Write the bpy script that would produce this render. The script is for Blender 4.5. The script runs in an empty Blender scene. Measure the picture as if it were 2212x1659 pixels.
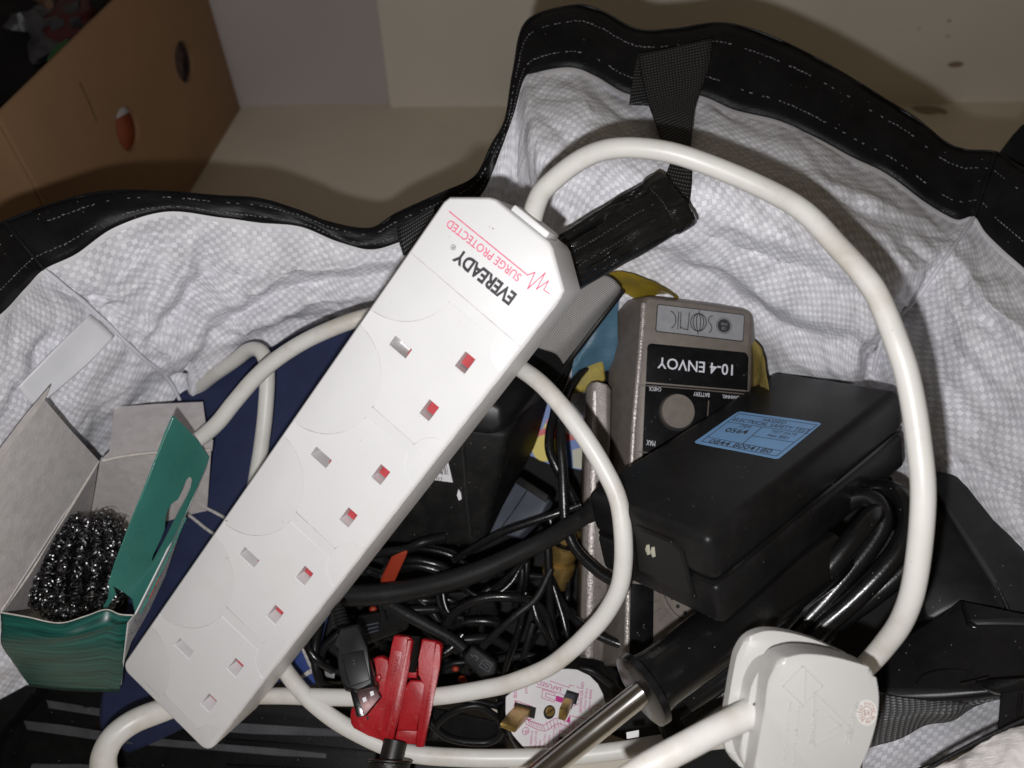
import bpy, bmesh, math, random
import numpy as np
from mathutils import Vector, Matrix, noise

rnd = random.Random(7)
sc = bpy.context.scene
C = sc.collection

# ------------------------------------------------------------------ camera
# All measurements were taken on a 2212 x 1659 view of the photograph; P(x, y, d) turns a
# measured point with its estimated distance d (metres along the optical axis) into world space.
FPX, CX, CY = 1610.0, 1106.0, 829.5
CAM_H = 0.42
PITCH = math.radians(48.5)
CAM = np.array([0.0, 0.0, CAM_H])
FW = np.array([0.0, math.cos(PITCH), -math.sin(PITCH)])
RT = np.array([1.0, 0.0, 0.0])
UP = np.array([0.0, math.sin(PITCH), math.cos(PITCH)])

cam_data = bpy.data.cameras.new('camera')
cam_data.sensor_width = 36.0
cam_data.lens = FPX / 2212.0 * 36.0
cam_data.clip_start = 0.01
cam_data.clip_end = 20
cam_data.dof.use_dof = True
cam_data.dof.focus_distance = 0.30
cam_data.dof.aperture_fstop = 10.0
cam = bpy.data.objects.new('camera', cam_data)
cam.location = CAM
cam.rotation_euler = (math.radians(90) - PITCH, 0, 0)
C.objects.link(cam)
sc.camera = cam

# ------------------------------------------------------------------ light: phone flash beside the lens + dim warm room
world = bpy.data.worlds.new('World')
sc.world = world
world.use_nodes = True
world.node_tree.nodes['Background'].inputs[0].default_value = (1.0, 0.82, 0.58, 1)
world.node_tree.nodes['Background'].inputs[1].default_value = 0.058

fl = bpy.data.lights.new('flash', 'POINT')
fl.energy = 3.5
fl.color = (1.0, 0.985, 0.985)
fl.shadow_soft_size = 0.0035
flash = bpy.data.objects.new('flash', fl)
flash.location = CAM - RT * 0.014 - UP * 0.027
C.objects.link(flash)

sc.view_settings.view_transform = 'Standard'
sc.view_settings.look = 'None'
sc.view_settings.exposure = 0.0
sc.view_settings.gamma = 1.0
sc.cycles.max_bounces = 6
sc.cycles.use_denoising = True


# ------------------------------------------------------------------ helpers: points and frames
def P(x, y, d):
    return CAM + d * (FW + RT * ((x - CX) / FPX) - UP * ((y - CY) / FPX))


def at(x, y, z):
    r = P(x, y, 1.0) - CAM
    return CAM + r * ((z - CAM_H) / r[2])


def camdir(x, y, z):
    return RT * x - UP * y + FW * z


def nrm(v):
    return v / (np.linalg.norm(v) + 1e-15)


class Frame:
    """local millimetres -> world metres"""
    def __init__(s, o, X, Y, Z=None):
        s.o = np.array(o, float)
        s.X = nrm(np.array(X, float))
        Y = np.array(Y, float)
        s.Y = nrm(Y - s.X * (Y @ s.X))
        s.Z = np.cross(s.X, s.Y)
        s.w = s.h = 0

    def __call__(s, x, y, z=0.0):
        return s.o + (s.X * x + s.Y * y + s.Z * z) * 0.001

    def many(s, pts):
        return [s(*p) for p in pts]

    def moved(s, x, y, z=0, rot=0):
        c, n = math.cos(rot), math.sin(rot)
        return Frame(s(x, y, z), s.X * c + s.Y * n, s.Y * c - s.X * n)

    def px(s, x, y):
        """local (x, y) in mm of a measured picture point on this plane"""
        r = P(x, y, 1.0) - CAM
        t = (s.Z @ (s.o - CAM)) / (s.Z @ r)
        q = (CAM + t * r - s.o) * 1000
        return (q @ s.X, q @ s.Y)


def frame3(p0, p1, p3):
    a, b, c = P(*p0), P(*p1), P(*p3)
    f = Frame(a, b - a, c - a)
    f.w = np.linalg.norm(b - a) * 1000
    f.h = abs((c - a) @ f.Y) * 1000
    return f


def fitrect(c4, d0):
    """pose of a real rectangle from its four picture corners (BL, BR, TR, TL), centre at distance d0"""
    c4 = np.array(c4, float)
    rays = np.stack([(c4[:, 0] - CX) / FPX, (c4[:, 1] - CY) / FPX, np.ones(4)], 1)
    s = np.linalg.solve(np.stack([-rays[1], rays[2], -rays[3]], 1), -rays[0])
    k = np.array([1, *s])
    k *= d0 / k.mean()
    Q = rays * k[:, None]
    e1 = (Q[1] - Q[0] + Q[2] - Q[3]) / 2
    e2 = (Q[3] - Q[0] + Q[2] - Q[1]) / 2
    c = Q.mean(0)

    def rod(v):
        th = np.linalg.norm(v) + 1e-12
        q = v / th
        K = np.array([[0, -q[2], q[1]], [q[2], 0, -q[0]], [-q[1], q[0], 0]])
        return np.eye(3) + math.sin(th) * K + (1 - math.cos(th)) * K @ K
    X = nrm(e1)
    Y = nrm(e2 - X * (e2 @ X))
    R0 = np.stack([X, Y, np.cross(X, Y)], 1)
    p = np.array([0, 0, 0, c[0], c[1], np.linalg.norm(e1), np.linalg.norm(e2)])
    sg = np.array([[-.5, -.5], [.5, -.5], [.5, .5], [-.5, .5]])

    def res(p):
        R = R0 @ rod(p[:3])
        W = np.array([p[3], p[4], d0]) + (sg[:, :1] * p[5]) * R[:, 0] + (sg[:, 1:] * p[6]) * R[:, 1]
        uv = np.stack([CX + FPX * W[:, 0] / W[:, 2], CY + FPX * W[:, 1] / W[:, 2]], 1)
        return np.concatenate([(uv - c4).ravel(), p[:3] * 8])
    lam, r = 1e-2, res(p)
    for it in range(200):
        J = np.zeros((r.size, 7))
        for j in range(7):
            dd = np.zeros(7)
            dd[j] = 1e-6
            J[:, j] = (res(p + dd) - r) / 1e-6
        A = J.T @ J
        st = np.linalg.solve(A + lam * np.diag(np.diag(A) + 1e-9), -J.T @ r)
        r2 = res(p + st)
        if r2 @ r2 < r @ r:
            p, r, lam = p + st, r2, lam * .5
        else:
            lam *= 3
    R = R0 @ rod(p[:3])
    W0 = np.array([p[3], p[4], d0]) - R[:, 0] * p[5] / 2 - R[:, 1] * p[6] / 2
    fr = Frame(CAM + camdir(*W0), camdir(*R[:, 0]), camdir(*R[:, 1]))
    fr.w, fr.h = p[5] * 1000, p[6] * 1000
    fr.err = np.abs(r[:8]).max()
    return fr


# ------------------------------------------------------------------ helpers: objects
BASE = {}


def link(o, parent=None):
    C.objects.link(o)
    if parent is not None:
        o.parent = parent
    return o


def tag(o, label=None, cat=None, group=None, kind=None):
    if label:
        o['label'] = label
    if cat:
        o['category'] = cat
    if group:
        o['group'] = group
    if kind:
        o['kind'] = kind
    return o


def thing(name, label, cat, base, group=None):
    o = bpy.data.objects.new(name, None)
    o.empty_display_size = 0.01
    o.location = [float(v) for v in base]
    BASE[o] = np.array(base, float)
    C.objects.link(o)
    return tag(o, label, cat, group)


def mk(name, verts, faces, mat, parent=None, smooth=True, uv=None, sharp=None):
    verts = np.array([np.array(v, float) for v in verts])
    if parent is not None:
        base = BASE[parent]
    else:
        base = verts.mean(0)
        base[2] = verts[:, 2].min()
    me = bpy.data.meshes.new(name)
    me.from_pydata([tuple(v) for v in (verts - base)], [], [tuple(int(i) for i in f) for f in faces])
    if uv is not None:
        l = me.uv_layers.new(name='UVMap')
        for poly in me.polygons:
            for li in poly.loop_indices:
                l.data[li].uv = uv[me.loops[li].vertex_index]
    return finish(name, me, mat, parent, base, smooth, sharp)


def finish(name, me, mat, parent, base, smooth=True, sharp=None):
    me.materials.append(mat)
    if smooth:
        me.polygons.foreach_set('use_smooth', [True] * len(me.polygons))
        if sharp:
            me.set_sharp_from_angle(angle=math.radians(sharp))
    me.update()
    o = bpy.data.objects.new(name, me)
    if parent is None:
        o.location = [float(v) for v in base]
    BASE[o] = np.array(base, float)
    return link(o, parent)


def bm_world(bm, fr):
    for v in bm.verts:
        v.co = Vector(fr(*v.co))


def from_bm(name, bm, mat, parent=None, smooth=True, sharp=35):
    bmesh.ops.recalc_face_normals(bm, faces=bm.faces[:])
    vs = np.array([v.co[:] for v in bm.verts])
    if parent is not None:
        base = BASE[parent]
    else:
        base = vs.mean(0)
        base[2] = vs[:, 2].min()
    for v in bm.verts:
        v.co = Vector((np.array(v.co) - base).tolist())
    me = bpy.data.meshes.new(name)
    bm.to_mesh(me)
    bm.free()
    return finish(name, me, mat, parent, base, smooth, sharp)


def rbox_bm(x0, x1, y0, y1, z0, z1, bev=1.0, seg=3, only=None):
    bm = bmesh.new()
    r = bmesh.ops.create_cube(bm, size=1)
    for v in bm.verts:
        v.co = Vector(((x0 + x1) / 2 + v.co.x * (x1 - x0), (y0 + y1) / 2 + v.co.y * (y1 - y0), (z0 + z1) / 2 + v.co.z * (z1 - z0)))
    if bev > 0:
        bmesh.ops.bevel(bm, geom=bm.edges[:], offset=bev, segments=seg, profile=.5, affect='EDGES', clamp_overlap=True)
    return bm


def rbox(name, fr, x0, x1, y0, y1, z0, z1, mat, parent=None, bev=1.0, seg=3):
    bm = rbox_bm(x0, x1, y0, y1, z0, z1, bev, seg)
    bm_world(bm, fr)
    return from_bm(name, bm, mat, parent)


def prism_bm(outline, z0, z1, bev=0.0, seg=2, bevbottom=False):
    bm = bmesh.new()
    lo = [bm.verts.new((x, y, z0)) for x, y in outline]
    hi = [bm.verts.new((x, y, z1)) for x, y in outline]
    bm.faces.new(lo[::-1])
    top = bm.faces.new(hi)
    n = len(outline)
    for i in range(n):
        bm.faces.new((lo[i], lo[(i + 1) % n], hi[(i + 1) % n], hi[i]))
    if bev > 0:
        eds = [e for e in top.edges]
        if bevbottom:
            bm.faces.ensure_lookup_table()
            eds += [e for e in bm.faces[0].edges]
        bmesh.ops.bevel(bm, geom=eds, offset=bev, segments=seg, profile=.5, affect='EDGES', clamp_overlap=True)
    return bm


def prism(name, fr, outline, z0, z1, mat, parent=None, bev=0.0, seg=2, sharp=35):
    bm = prism_bm(outline, z0, z1, bev, seg)
    bm_world(bm, fr)
    return from_bm(name, bm, mat, parent, sharp=sharp)


def rounded(x0, x1, y0, y1, r, n=5):
    out = []
    for cx, cy, a0 in ((x1 - r, y1 - r, 0), (x0 + r, y1 - r, 90), (x0 + r, y0 + r, 180), (x1 - r, y0 + r, 270)):
        for i in range(n + 1):
            a = math.radians(a0 + 90 * i / n)
            out.append((cx + r * math.cos(a), cy + r * math.sin(a)))
    return out


def circle(cx, cy, r, n=28, ry=None):
    return [(cx + r * math.cos(2 * math.pi * i / n), cy + (ry or r) * math.sin(2 * math.pi * i / n)) for i in range(n)]


def smooth_poly(pts, sub=4, closed=True):
    """Catmull-Rom through 2-D or n-D points"""
    pts = [np.array(p, float) for p in pts]
    n = len(pts)
    out = []
    m = n if closed else n - 1
    for i in range(m):
        if closed:
            a, b, c, d = pts[i - 1], pts[i], pts[(i + 1) % n], pts[(i + 2) % n]
        else:
            a, b, c, d = pts[max(i - 1, 0)], pts[i], pts[i + 1], pts[min(i + 2, n - 1)]
        for k in range(sub):
            t = k / sub
            out.append(.5 * ((2 * b) + (-a + c) * t + (2 * a - 5 * b + 4 * c - d) * t * t + (-a + 3 * b - 3 * c + d) * t ** 3))
    if not closed:
        out.append(pts[-1])
    return out


def boolean(obj, cutters):
    """subtract bmesh cutters (already in the object's world coordinates) from obj"""
    me = bpy.data.meshes.new('cut')
    big = bmesh.new()
    for bm in cutters:
        bmesh.ops.recalc_face_normals(bm, faces=bm.faces[:])
        tmp = bpy.data.meshes.new('t')
        bm.to_mesh(tmp)
        bm.free()
        big.from_mesh(tmp)
        bpy.data.meshes.remove(tmp)
    b = BASE[obj]
    for v in big.verts:
        v.co = v.co - Vector(b.tolist())
    big.to_mesh(me)
    big.free()
    S = 1000.0
    a = bpy.data.objects.new('a', obj.data.copy())
    a.data.transform(Matrix.Scale(S, 4))
    me.transform(Matrix.Scale(S, 4))
    co = bpy.data.objects.new('c', me)
    C.objects.link(a)
    C.objects.link(co)
    m = a.modifiers.new('b', 'BOOLEAN')
    m.object = co
    m.operation = 'DIFFERENCE'
    m.solver = 'EXACT'
    dg = bpy.context.evaluated_depsgraph_get()
    new = bpy.data.meshes.new_from_object(a.evaluated_get(dg))
    new.transform(Matrix.Scale(1 / S, 4))
    mats = [x for x in obj.data.materials]
    new.materials.clear()
    for x in mats:
        new.materials.append(x)
    new.polygons.foreach_set('material_index', [0] * len(new.polygons))
    new.polygons.foreach_set('use_smooth', [True] * len(new.polygons))
    new.set_sharp_from_angle(angle=math.radians(30))
    new.name = obj.name
    obj.data = new
    for x in (a, co):
        d = x.data
        bpy.data.objects.remove(x)
        bpy.data.meshes.remove(d)


def tube(name, pts, mat, parent=None, dia=0.0073, seg=14, sub=6, flat=1.0, raw=False, caps=True):
    """pts: (x, y, d[, width in measured pixels]) ; a round cable, radius from the pixel width where given"""
    arr = []
    for p in pts:
        if raw:
            arr.append([*p[:3], (p[3] if len(p) > 3 else dia) / 2])
        else:
            w = P(*p[:3])
            r = (p[3] * p[2] / FPX / 2) if len(p) > 3 else dia / 2
            arr.append([*w, r])
    S = np.array(smooth_poly(arr, sub, closed=False))
    pos, rad = S[:, :3], S[:, 3]
    T = np.gradient(pos, axis=0)
    T /= np.linalg.norm(T, axis=1)[:, None] + 1e-12
    ref = camdir(0, 0, -1)
    n0 = nrm(ref - T[0] * (ref @ T[0]))
    verts, uv = [], []
    L = 0
    for i in range(len(pos)):
        if i:
            n0 = nrm(n0 - T[i] * (n0 @ T[i]))
            L += np.linalg.norm(pos[i] - pos[i - 1])
        b = np.cross(T[i], n0)
        for k in range(seg):
            a = 2 * math.pi * k / seg
            verts.append(pos[i] + rad[i] * (n0 * math.cos(a) * flat + b * math.sin(a)))
            uv.append((k / seg, L))
    faces = []
    for i in range(len(pos) - 1):
        for k in range(seg):
            faces.append((i * seg + k, i * seg + (k + 1) % seg, (i + 1) * seg + (k + 1) % seg, (i + 1) * seg + k))
    if caps:
        faces.append(tuple(range(seg))[::-1])
        faces.append(tuple((len(pos) - 1) * seg + k for k in range(seg)))
    return mk(name, verts, faces, mat, parent, uv=uv, sharp=60)


def cyl_bm(p0, p1, r0, r1=None, seg=24, prof=None):
    """lathe along p0-p1 (world); prof: list of (t, radius metres)"""
    p0, p1 = np.array(p0), np.array(p1)
    ax = p1 - p0
    z = nrm(ax)
    x = nrm(np.cross(z, [0.3, 0.2, 0.9]))
    y = np.cross(z, x)
    prof = prof or [(0, r0), (1, r1 if r1 is not None else r0)]
    bm = bmesh.new()
    rings = []
    for t, r in prof:
        rings.append([bm.verts.new((p0 + ax * t + r * (x * math.cos(2 * math.pi * k / seg) + y * math.sin(2 * math.pi * k / seg))).tolist()) for k in range(seg)])
    for a, b in zip(rings, rings[1:]):
        for k in range(seg):
            bm.faces.new((a[k], a[(k + 1) % seg], b[(k + 1) % seg], b[k]))
    bm.faces.new(rings[0][::-1])
    bm.faces.new(rings[-1])
    return bm


def lathe(name, p0, p1, prof, mat, parent=None, seg=28, sharp=40):
    return from_bm(name, cyl_bm(p0, p1, 1, seg=seg, prof=prof), mat, parent, sharp=sharp)


def text(name, s, fr, x, y, size, mat, parent, sx=1.0, z=0.06, rot=0.0, align='LEFT', bold=0.0, thick=0.04, shear=0.0, spacing=1.0):
    """flat lettering; cap height about size*0.7 mm, baseline at local (x, y)"""
    cu = bpy.data.curves.new('t', 'FONT')
    cu.body = s
    cu.size = size
    cu.align_x = align
    cu.offset = bold
    cu.extrude = thick
    cu.shear = shear
    cu.space_character = spacing
    cu.resolution_u = 3
    ob = bpy.data.objects.new('t', cu)
    C.objects.link(ob)
    dg = bpy.context.evaluated_depsgraph_get()
    dg.update()
    me = bpy.data.meshes.new_from_object(ob.evaluated_get(dg))
    bpy.data.objects.remove(ob)
    f2 = fr.moved(x, y, z, rot)
    base = BASE[parent]
    n = len(me.vertices)
    co = np.zeros(n * 3)
    me.vertices.foreach_get('co', co)
    co = co.reshape(-1, 3)
    co[:, 0] *= sx
    w = f2.o + (co[:, :1] * f2.X + co[:, 1:2] * f2.Y + co[:, 2:] * f2.Z) * .001 - base
    me.vertices.foreach_set('co', w.ravel())
    me.materials.clear()
    me.name = name
    return finish(name, me, mat, parent, base, smooth=False)


def lines(name, fr, segs, width, mat, parent, z=0.06, thick=0.03):
    """thin printed or scored lines: polylines on a plane as narrow raised strips"""
    V, F = [], []
    for pl in segs:
        for (x0, y0), (x1, y1) in zip(pl, pl[1:]):
            d = np.array([x1 - x0, y1 - y0])
            l = np.linalg.norm(d)
            if l < 1e-6:
                continue
            n = np.array([-d[1], d[0]]) / l * width / 2
            e = d / l * width * .3
            b = len(V)
            for (px_, py_) in ((x0 - e[0] + n[0], y0 - e[1] + n[1]), (x0 - e[0] - n[0], y0 - e[1] - n[1]), (x1 + e[0] - n[0], y1 + e[1] - n[1]), (x1 + e[0] + n[0], y1 + e[1] + n[1])):
                V.append(fr(px_, py_, z))
            for (px_, py_) in ((x0 - e[0] + n[0], y0 - e[1] + n[1]), (x0 - e[0] - n[0], y0 - e[1] - n[1]), (x1 + e[0] - n[0], y1 + e[1] - n[1]), (x1 + e[0] + n[0], y1 + e[1] + n[1])):
                V.append(fr(px_, py_, z - thick))
            F += [(b, b + 1, b + 2, b + 3), (b, b + 4, b + 5, b + 1), (b + 1, b + 5, b + 6, b + 2), (b + 2, b + 6, b + 7, b + 3), (b + 3, b + 7, b + 4, b)]
    return mk(name, V, F, mat, parent, smooth=False)


def textfit(name, s, fr, p_start, p_end, p_cap, mat, parent, z=.5, bold=0.0, thick=.02):
    """lettering laid from measured start and end points of its baseline; p_cap lies on the cap line"""
    A, B, Cp = fr.px(*p_start), fr.px(*p_end), fr.px(*p_cap)
    A3, B3, C3 = fr(*A), fr(*B), fr(*Cp)
    t = Frame(A3, B3 - A3, C3 - A3)
    want = np.linalg.norm(B3 - A3) * 1000
    cap = (C3 - A3) @ t.Y * 1000
    size = cap / .70
    cu = bpy.data.curves.new('t', 'FONT')
    cu.body = s
    cu.size = size
    ob = bpy.data.objects.new('t', cu)
    C.objects.link(ob)
    bpy.context.evaluated_depsgraph_get().update()
    wx = ob.dimensions.x
    bpy.data.objects.remove(ob)
    # the frame must face the camera
    if t.Z @ (CAM - A3) < 0:
        print('text frame faces away', s)
    return text(name, s, t, 0, 0, size, mat, parent, sx=want / max(wx, 1e-6), z=z, bold=bold, thick=thick)



def plate(name, fr, outline, z, mat, parent, thick=0.08):
    return prism(name, fr, outline, z - thick, z, mat, parent, sharp=30)


def sheet(name, rows, mat, parent=None, sub=6, thick=0.0, disp=None, uvscale=1.0):
    """smooth surface through a grid of (x, y, d) control points (rows of equal length)"""
    G = np.array([[P(*p) for p in r] for r in rows])
    G2 = np.array([smooth_poly(list(r), sub, closed=False) for r in G])
    G3 = np.array([smooth_poly(list(G2[:, j]), sub, closed=False) for j in range(G2.shape[1])]).transpose(1, 0, 2)
    return surf(name, G3, mat, parent, thick, disp)


def surf(name, G, mat, parent=None, thick=0.0, disp=None, closed=False):
    n, m = G.shape[:2]
    du = np.zeros((n, m))
    dv = np.zeros((n, m))
    du[:, 1:] = np.cumsum(np.linalg.norm(np.diff(G, axis=1), axis=2), axis=1)
    dv[1:, :] = np.cumsum(np.linalg.norm(np.diff(G, axis=0), axis=2), axis=0)
    # one u scale for all rows so that the weave stays square on average
    u = np.repeat(du.mean(0, keepdims=True), n, 0) * .6 + du * .4
    if disp is not None:
        tu = np.gradient(G, axis=1)
        tv = np.gradient(G, axis=0)
        N = np.cross(tu, tv)
        N /= np.linalg.norm(N, axis=2, keepdims=True) + 1e-12
        flip = (N * (CAM - G)).sum(2, keepdims=True)
        N = np.where(flip < 0, -N, N)
        H = np.array([[disp(u[i, j], dv[i, j], G[i, j]) for j in range(m)] for i in range(n)])
        G = G + N * H[:, :, None]
    V = G.reshape(-1, 3)
    F = [(i * m + j, (i + 1) * m + j, (i + 1) * m + j + 1, i * m + j + 1) for i in range(n - 1) for j in range(m - 1)]
    uv = np.stack([u.ravel(), dv.ravel()], 1)
    o = mk(name, V, F, mat, parent, uv=[tuple(x) for x in uv])
    if thick:
        md = o.modifiers.new('solid', 'SOLIDIFY')
        md.thickness = thick
        md.offset = 0
    return o


# ------------------------------------------------------------------ materials
def srgb(r, g, b):
    return tuple((c / 255 / 12.92) if c / 255 <= .04045 else ((c / 255 + .055) / 1.055) ** 2.4 for c in (r, g, b))


class NT:
    def __init__(s, name):
        s.m = bpy.data.materials.new(name)
        s.m.use_nodes = True
        s.t = s.m.node_tree
        s.b = s.t.nodes['Principled BSDF']

    def n(s, typ, **kw):
        x = s.t.nodes.new(typ)
        for k, v in kw.items():
            setattr(x, k, v)
        return x

    def put(s, sock, v):
        if hasattr(v, 'is_linked') or isinstance(v, bpy.types.NodeSocket):
            s.t.links.new(v, sock)
        else:
            sock.default_value = v

    def math(s, op, a, b=None, c=None, clamp=False):
        x = s.n('ShaderNodeMath', operation=op)
        x.use_clamp = clamp
        s.put(x.inputs[0], a)
        if b is not None:
            s.put(x.inputs[1], b)
        if c is not None:
            s.put(x.inputs[2], c)
        return x.outputs[0]

    def mix(s, f, a, b):
        x = s.n('ShaderNodeMix', data_type='RGBA')
        s.put(x.inputs[0], f)
        s.put(x.inputs[6], a if not isinstance(a, tuple) else (*a[:3], 1))
        s.put(x.inputs[7], b if not isinstance(b, tuple) else (*b[:3], 1))
        return x.outputs[2]

    def noise(s, vec, scale, detail=3, rough=.55, dist=0):
        x = s.n('ShaderNodeTexNoise')
        s.t.links.new(vec, x.inputs['Vector'])
        x.inputs['Scale'].default_value = scale
        x.inputs['Detail'].default_value = detail
        x.inputs['Roughness'].default_value = rough
        x.inputs['Distortion'].default_value = dist
        return x.outputs[0]

    def obj(s):
        return s.n('ShaderNodeTexCoord').outputs['Object']

    def uv(s):
        return s.n('ShaderNodeTexCoord').outputs['UV']

    def ramp(s, f, a, b):
        x = s.n('ShaderNodeMapRange')
        s.put(x.inputs[0], f)
        x.inputs[1].default_value = a
        x.inputs[2].default_value = b
        return x.outputs[0]

    def bump(s, h, strength, dist, normal=None):
        x = s.n('ShaderNodeBump')
        x.inputs['Strength'].default_value = strength
        x.inputs['Distance'].default_value = dist
        s.put(x.inputs['Height'], h)
        if normal is not None:
            s.put(x.inputs['Normal'], normal)
        return x.outputs[0]


def pbr(name, col, rough=.5, metal=0.0, spec=.5, var=.15, vscale=60, grain=0.0, gscale=2500, dust=0.0, dustcol=(.35, .33, .30), wear=None, scratch=0.0, coat=0.0, trans=0.0, sss=0.0, rvar=.1, grime=None, grimeamt=.35):
    t = NT(name)
    o = t.obj()
    n1 = t.noise(o, vscale, 5)
    v = t.ramp(n1, .3, .7)
    c = t.mix(v, tuple(x * (1 - var) for x in col), tuple(min(1, x * (1 + var)) for x in col))
    if grime:
        g = t.ramp(t.noise(o, vscale * .55, 8, .65), .52, .75)
        c = t.mix(t.math('MULTIPLY', g, grimeamt), c, grime)
    if wear:
        w = t.ramp(t.noise(o, vscale * 4, 8, .7), .60, .66)
        c = t.mix(w, c, wear)
    r = t.math('MULTIPLY_ADD', v, rvar, rough - rvar / 2)
    if dust > 0:
        vo = t.n('ShaderNodeTexVoronoi', feature='F1')
        t.t.links.new(o, vo.inputs['Vector'])
        vo.inputs['Scale'].default_value = 420
        cl = t.math('GREATER_THAN', t.noise(o, 90, 2), .5)
        sp = t.math('LESS_THAN', vo.outputs['Distance'], .085)
        sp = t.math('MULTIPLY', sp, cl)
        sep = t.n('ShaderNodeSeparateColor')
        t.t.links.new(vo.outputs['Color'], sep.inputs[0])
        sp = t.math('MULTIPLY', sp, t.math('GREATER_THAN', sep.outputs[0], 1 - dust))
        film = t.math('MULTIPLY', t.ramp(t.noise(o, 140, 8, .7), .45, .8), .05 * dust)
        f = t.math('MAXIMUM', t.math('MULTIPLY', sp, .7), film)
        c = t.mix(f, c, dustcol)
        r = t.math('ADD', r, t.math('MULTIPLY', f, .3), clamp=True)
    t.put(t.b.inputs['Base Color'], c if not isinstance(c, tuple) else (*c, 1))
    t.put(t.b.inputs['Roughness'], r)
    t.b.inputs['Metallic'].default_value = metal
    t.b.inputs['Specular IOR Level'].default_value = spec
    t.b.inputs['Coat Weight'].default_value = coat
    t.b.inputs['Coat Roughness'].default_value = .15
    t.b.inputs['Transmission Weight'].default_value = trans
    if sss:
        t.b.inputs['Subsurface Weight'].default_value = sss
        t.b.inputs['Subsurface Radius'].default_value = (.002, .0018, .0015)
    nn = None
    if grain > 0:
        nn = t.bump(t.noise(o, gscale, 2), grain, .0004)
    if scratch > 0:
        mp = t.n('ShaderNodeMapping')
        mp.inputs['Scale'].default_value = (1, 14, 3)
        mp.inputs['Rotation'].default_value = (.4, .3, .7)
        t.t.links.new(o, mp.inputs['Vector'])
        nn = t.bump(t.noise(mp.outputs[0], 160, 4), scratch, .0006, nn)
    if nn is not None:
        t.put(t.b.inputs['Normal'], nn)
    return t.m


def weave_mat(name, cell, ca, cb, rough=.42, bumpd=.0006, bstr=.5, smoothband=0.0):
    """woven polypropylene tape: square over/under cells from the sheet's arc-length UVs"""
    t = NT(name)
    sx = t.n('ShaderNodeSeparateXYZ')
    mp = t.n('ShaderNodeMapping')
    t.t.links.new(t.uv(), mp.inputs['Vector'])
    # small waviness so that the tapes are not ruler straight
    wob = t.n('ShaderNodeTexNoise')
    t.t.links.new(t.uv(), wob.inputs['Vector'])
    wob.inputs['Scale'].default_value = 28
    vm = t.n('ShaderNodeVectorMath', operation='MULTIPLY_ADD')
    t.t.links.new(wob.outputs['Color'], vm.inputs[0])
    vm.inputs[1].default_value = (.0035, .0035, 0)
    t.t.links.new(mp.outputs[0], vm.inputs[2])
    t.t.links.new(vm.outputs[0], sx.inputs[0])
    u = t.math('DIVIDE', sx.outputs[0], cell)
    v = t.math('DIVIDE', sx.outputs[1], cell)
    fu, fv = t.math('FRACT', u), t.math('FRACT', v)
    iu, iv = t.math('FLOOR', u), t.math('FLOOR', v)
    par = t.math('MODULO', t.math('ABSOLUTE', t.math('ADD', iu, iv)), 2.0)
    par = t.math('GREATER_THAN', par, .5)
    hu = t.math('PINGPONG', fu, .5)
    hv = t.math('PINGPONG', fv, .5)
    hu = t.math('SMOOTH_MIN', hu, .22, .1)
    hv = t.math('SMOOTH_MIN', hv, .22, .1)
    mixh = t.n('ShaderNodeMix')
    t.put(mixh.inputs[0], par)
    t.put(mixh.inputs[2], hu)
    t.put(mixh.inputs[3], hv)
    cxyz = t.n('ShaderNodeCombineXYZ')
    t.put(cxyz.inputs[0], iu)
    t.put(cxyz.inputs[1], iv)
    wn = t.n('ShaderNodeTexWhiteNoise', noise_dimensions='2D')
    t.t.links.new(cxyz.outputs[0], wn.inputs[0])
    f = t.math('ADD', t.math('MULTIPLY', par, .62), t.math('MULTIPLY', wn.outputs[0], .38))
    # thin darker line painted along the cell edges
    edge = t.math('LESS_THAN', t.math('MINIMUM', t.math('PINGPONG', fu, .5), t.math('PINGPONG', fv, .5)), .045)
    c = t.mix(f, cb, ca)  # light and dark cells paint the shading of the tilted tapes
    c = t.mix(t.math('MULTIPLY', edge, .35), c, tuple(x * .75 for x in cb))
    o = t.obj()
    dirt = t.ramp(t.noise(o, 22, 6, .6), .45, .8)
    c = t.mix(t.math('MULTIPLY', dirt, .18), c, (.40, .38, .36))
    t.put(t.b.inputs['Base Color'], c)
    t.b.inputs['Roughness'].default_value = rough
    t.b.inputs['Specular IOR Level'].default_value = .35
    rg = t.n('ShaderNodeTexNoise', noise_type='RIDGED_MULTIFRACTAL')
    t.t.links.new(o, rg.inputs['Vector'])
    rg.inputs['Scale'].default_value = 26
    rg.inputs['Detail'].default_value = 4
    rg.inputs['Roughness'].default_value = .45
    rg.inputs['Distortion'].default_value = .4
    n0 = t.bump(rg.outputs[0], .60, .0040)
    n1 = t.bump(mixh.outputs[0], bstr, bumpd, n0)
    t.put(t.b.inputs['Normal'], n1)
    return t.m


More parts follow.
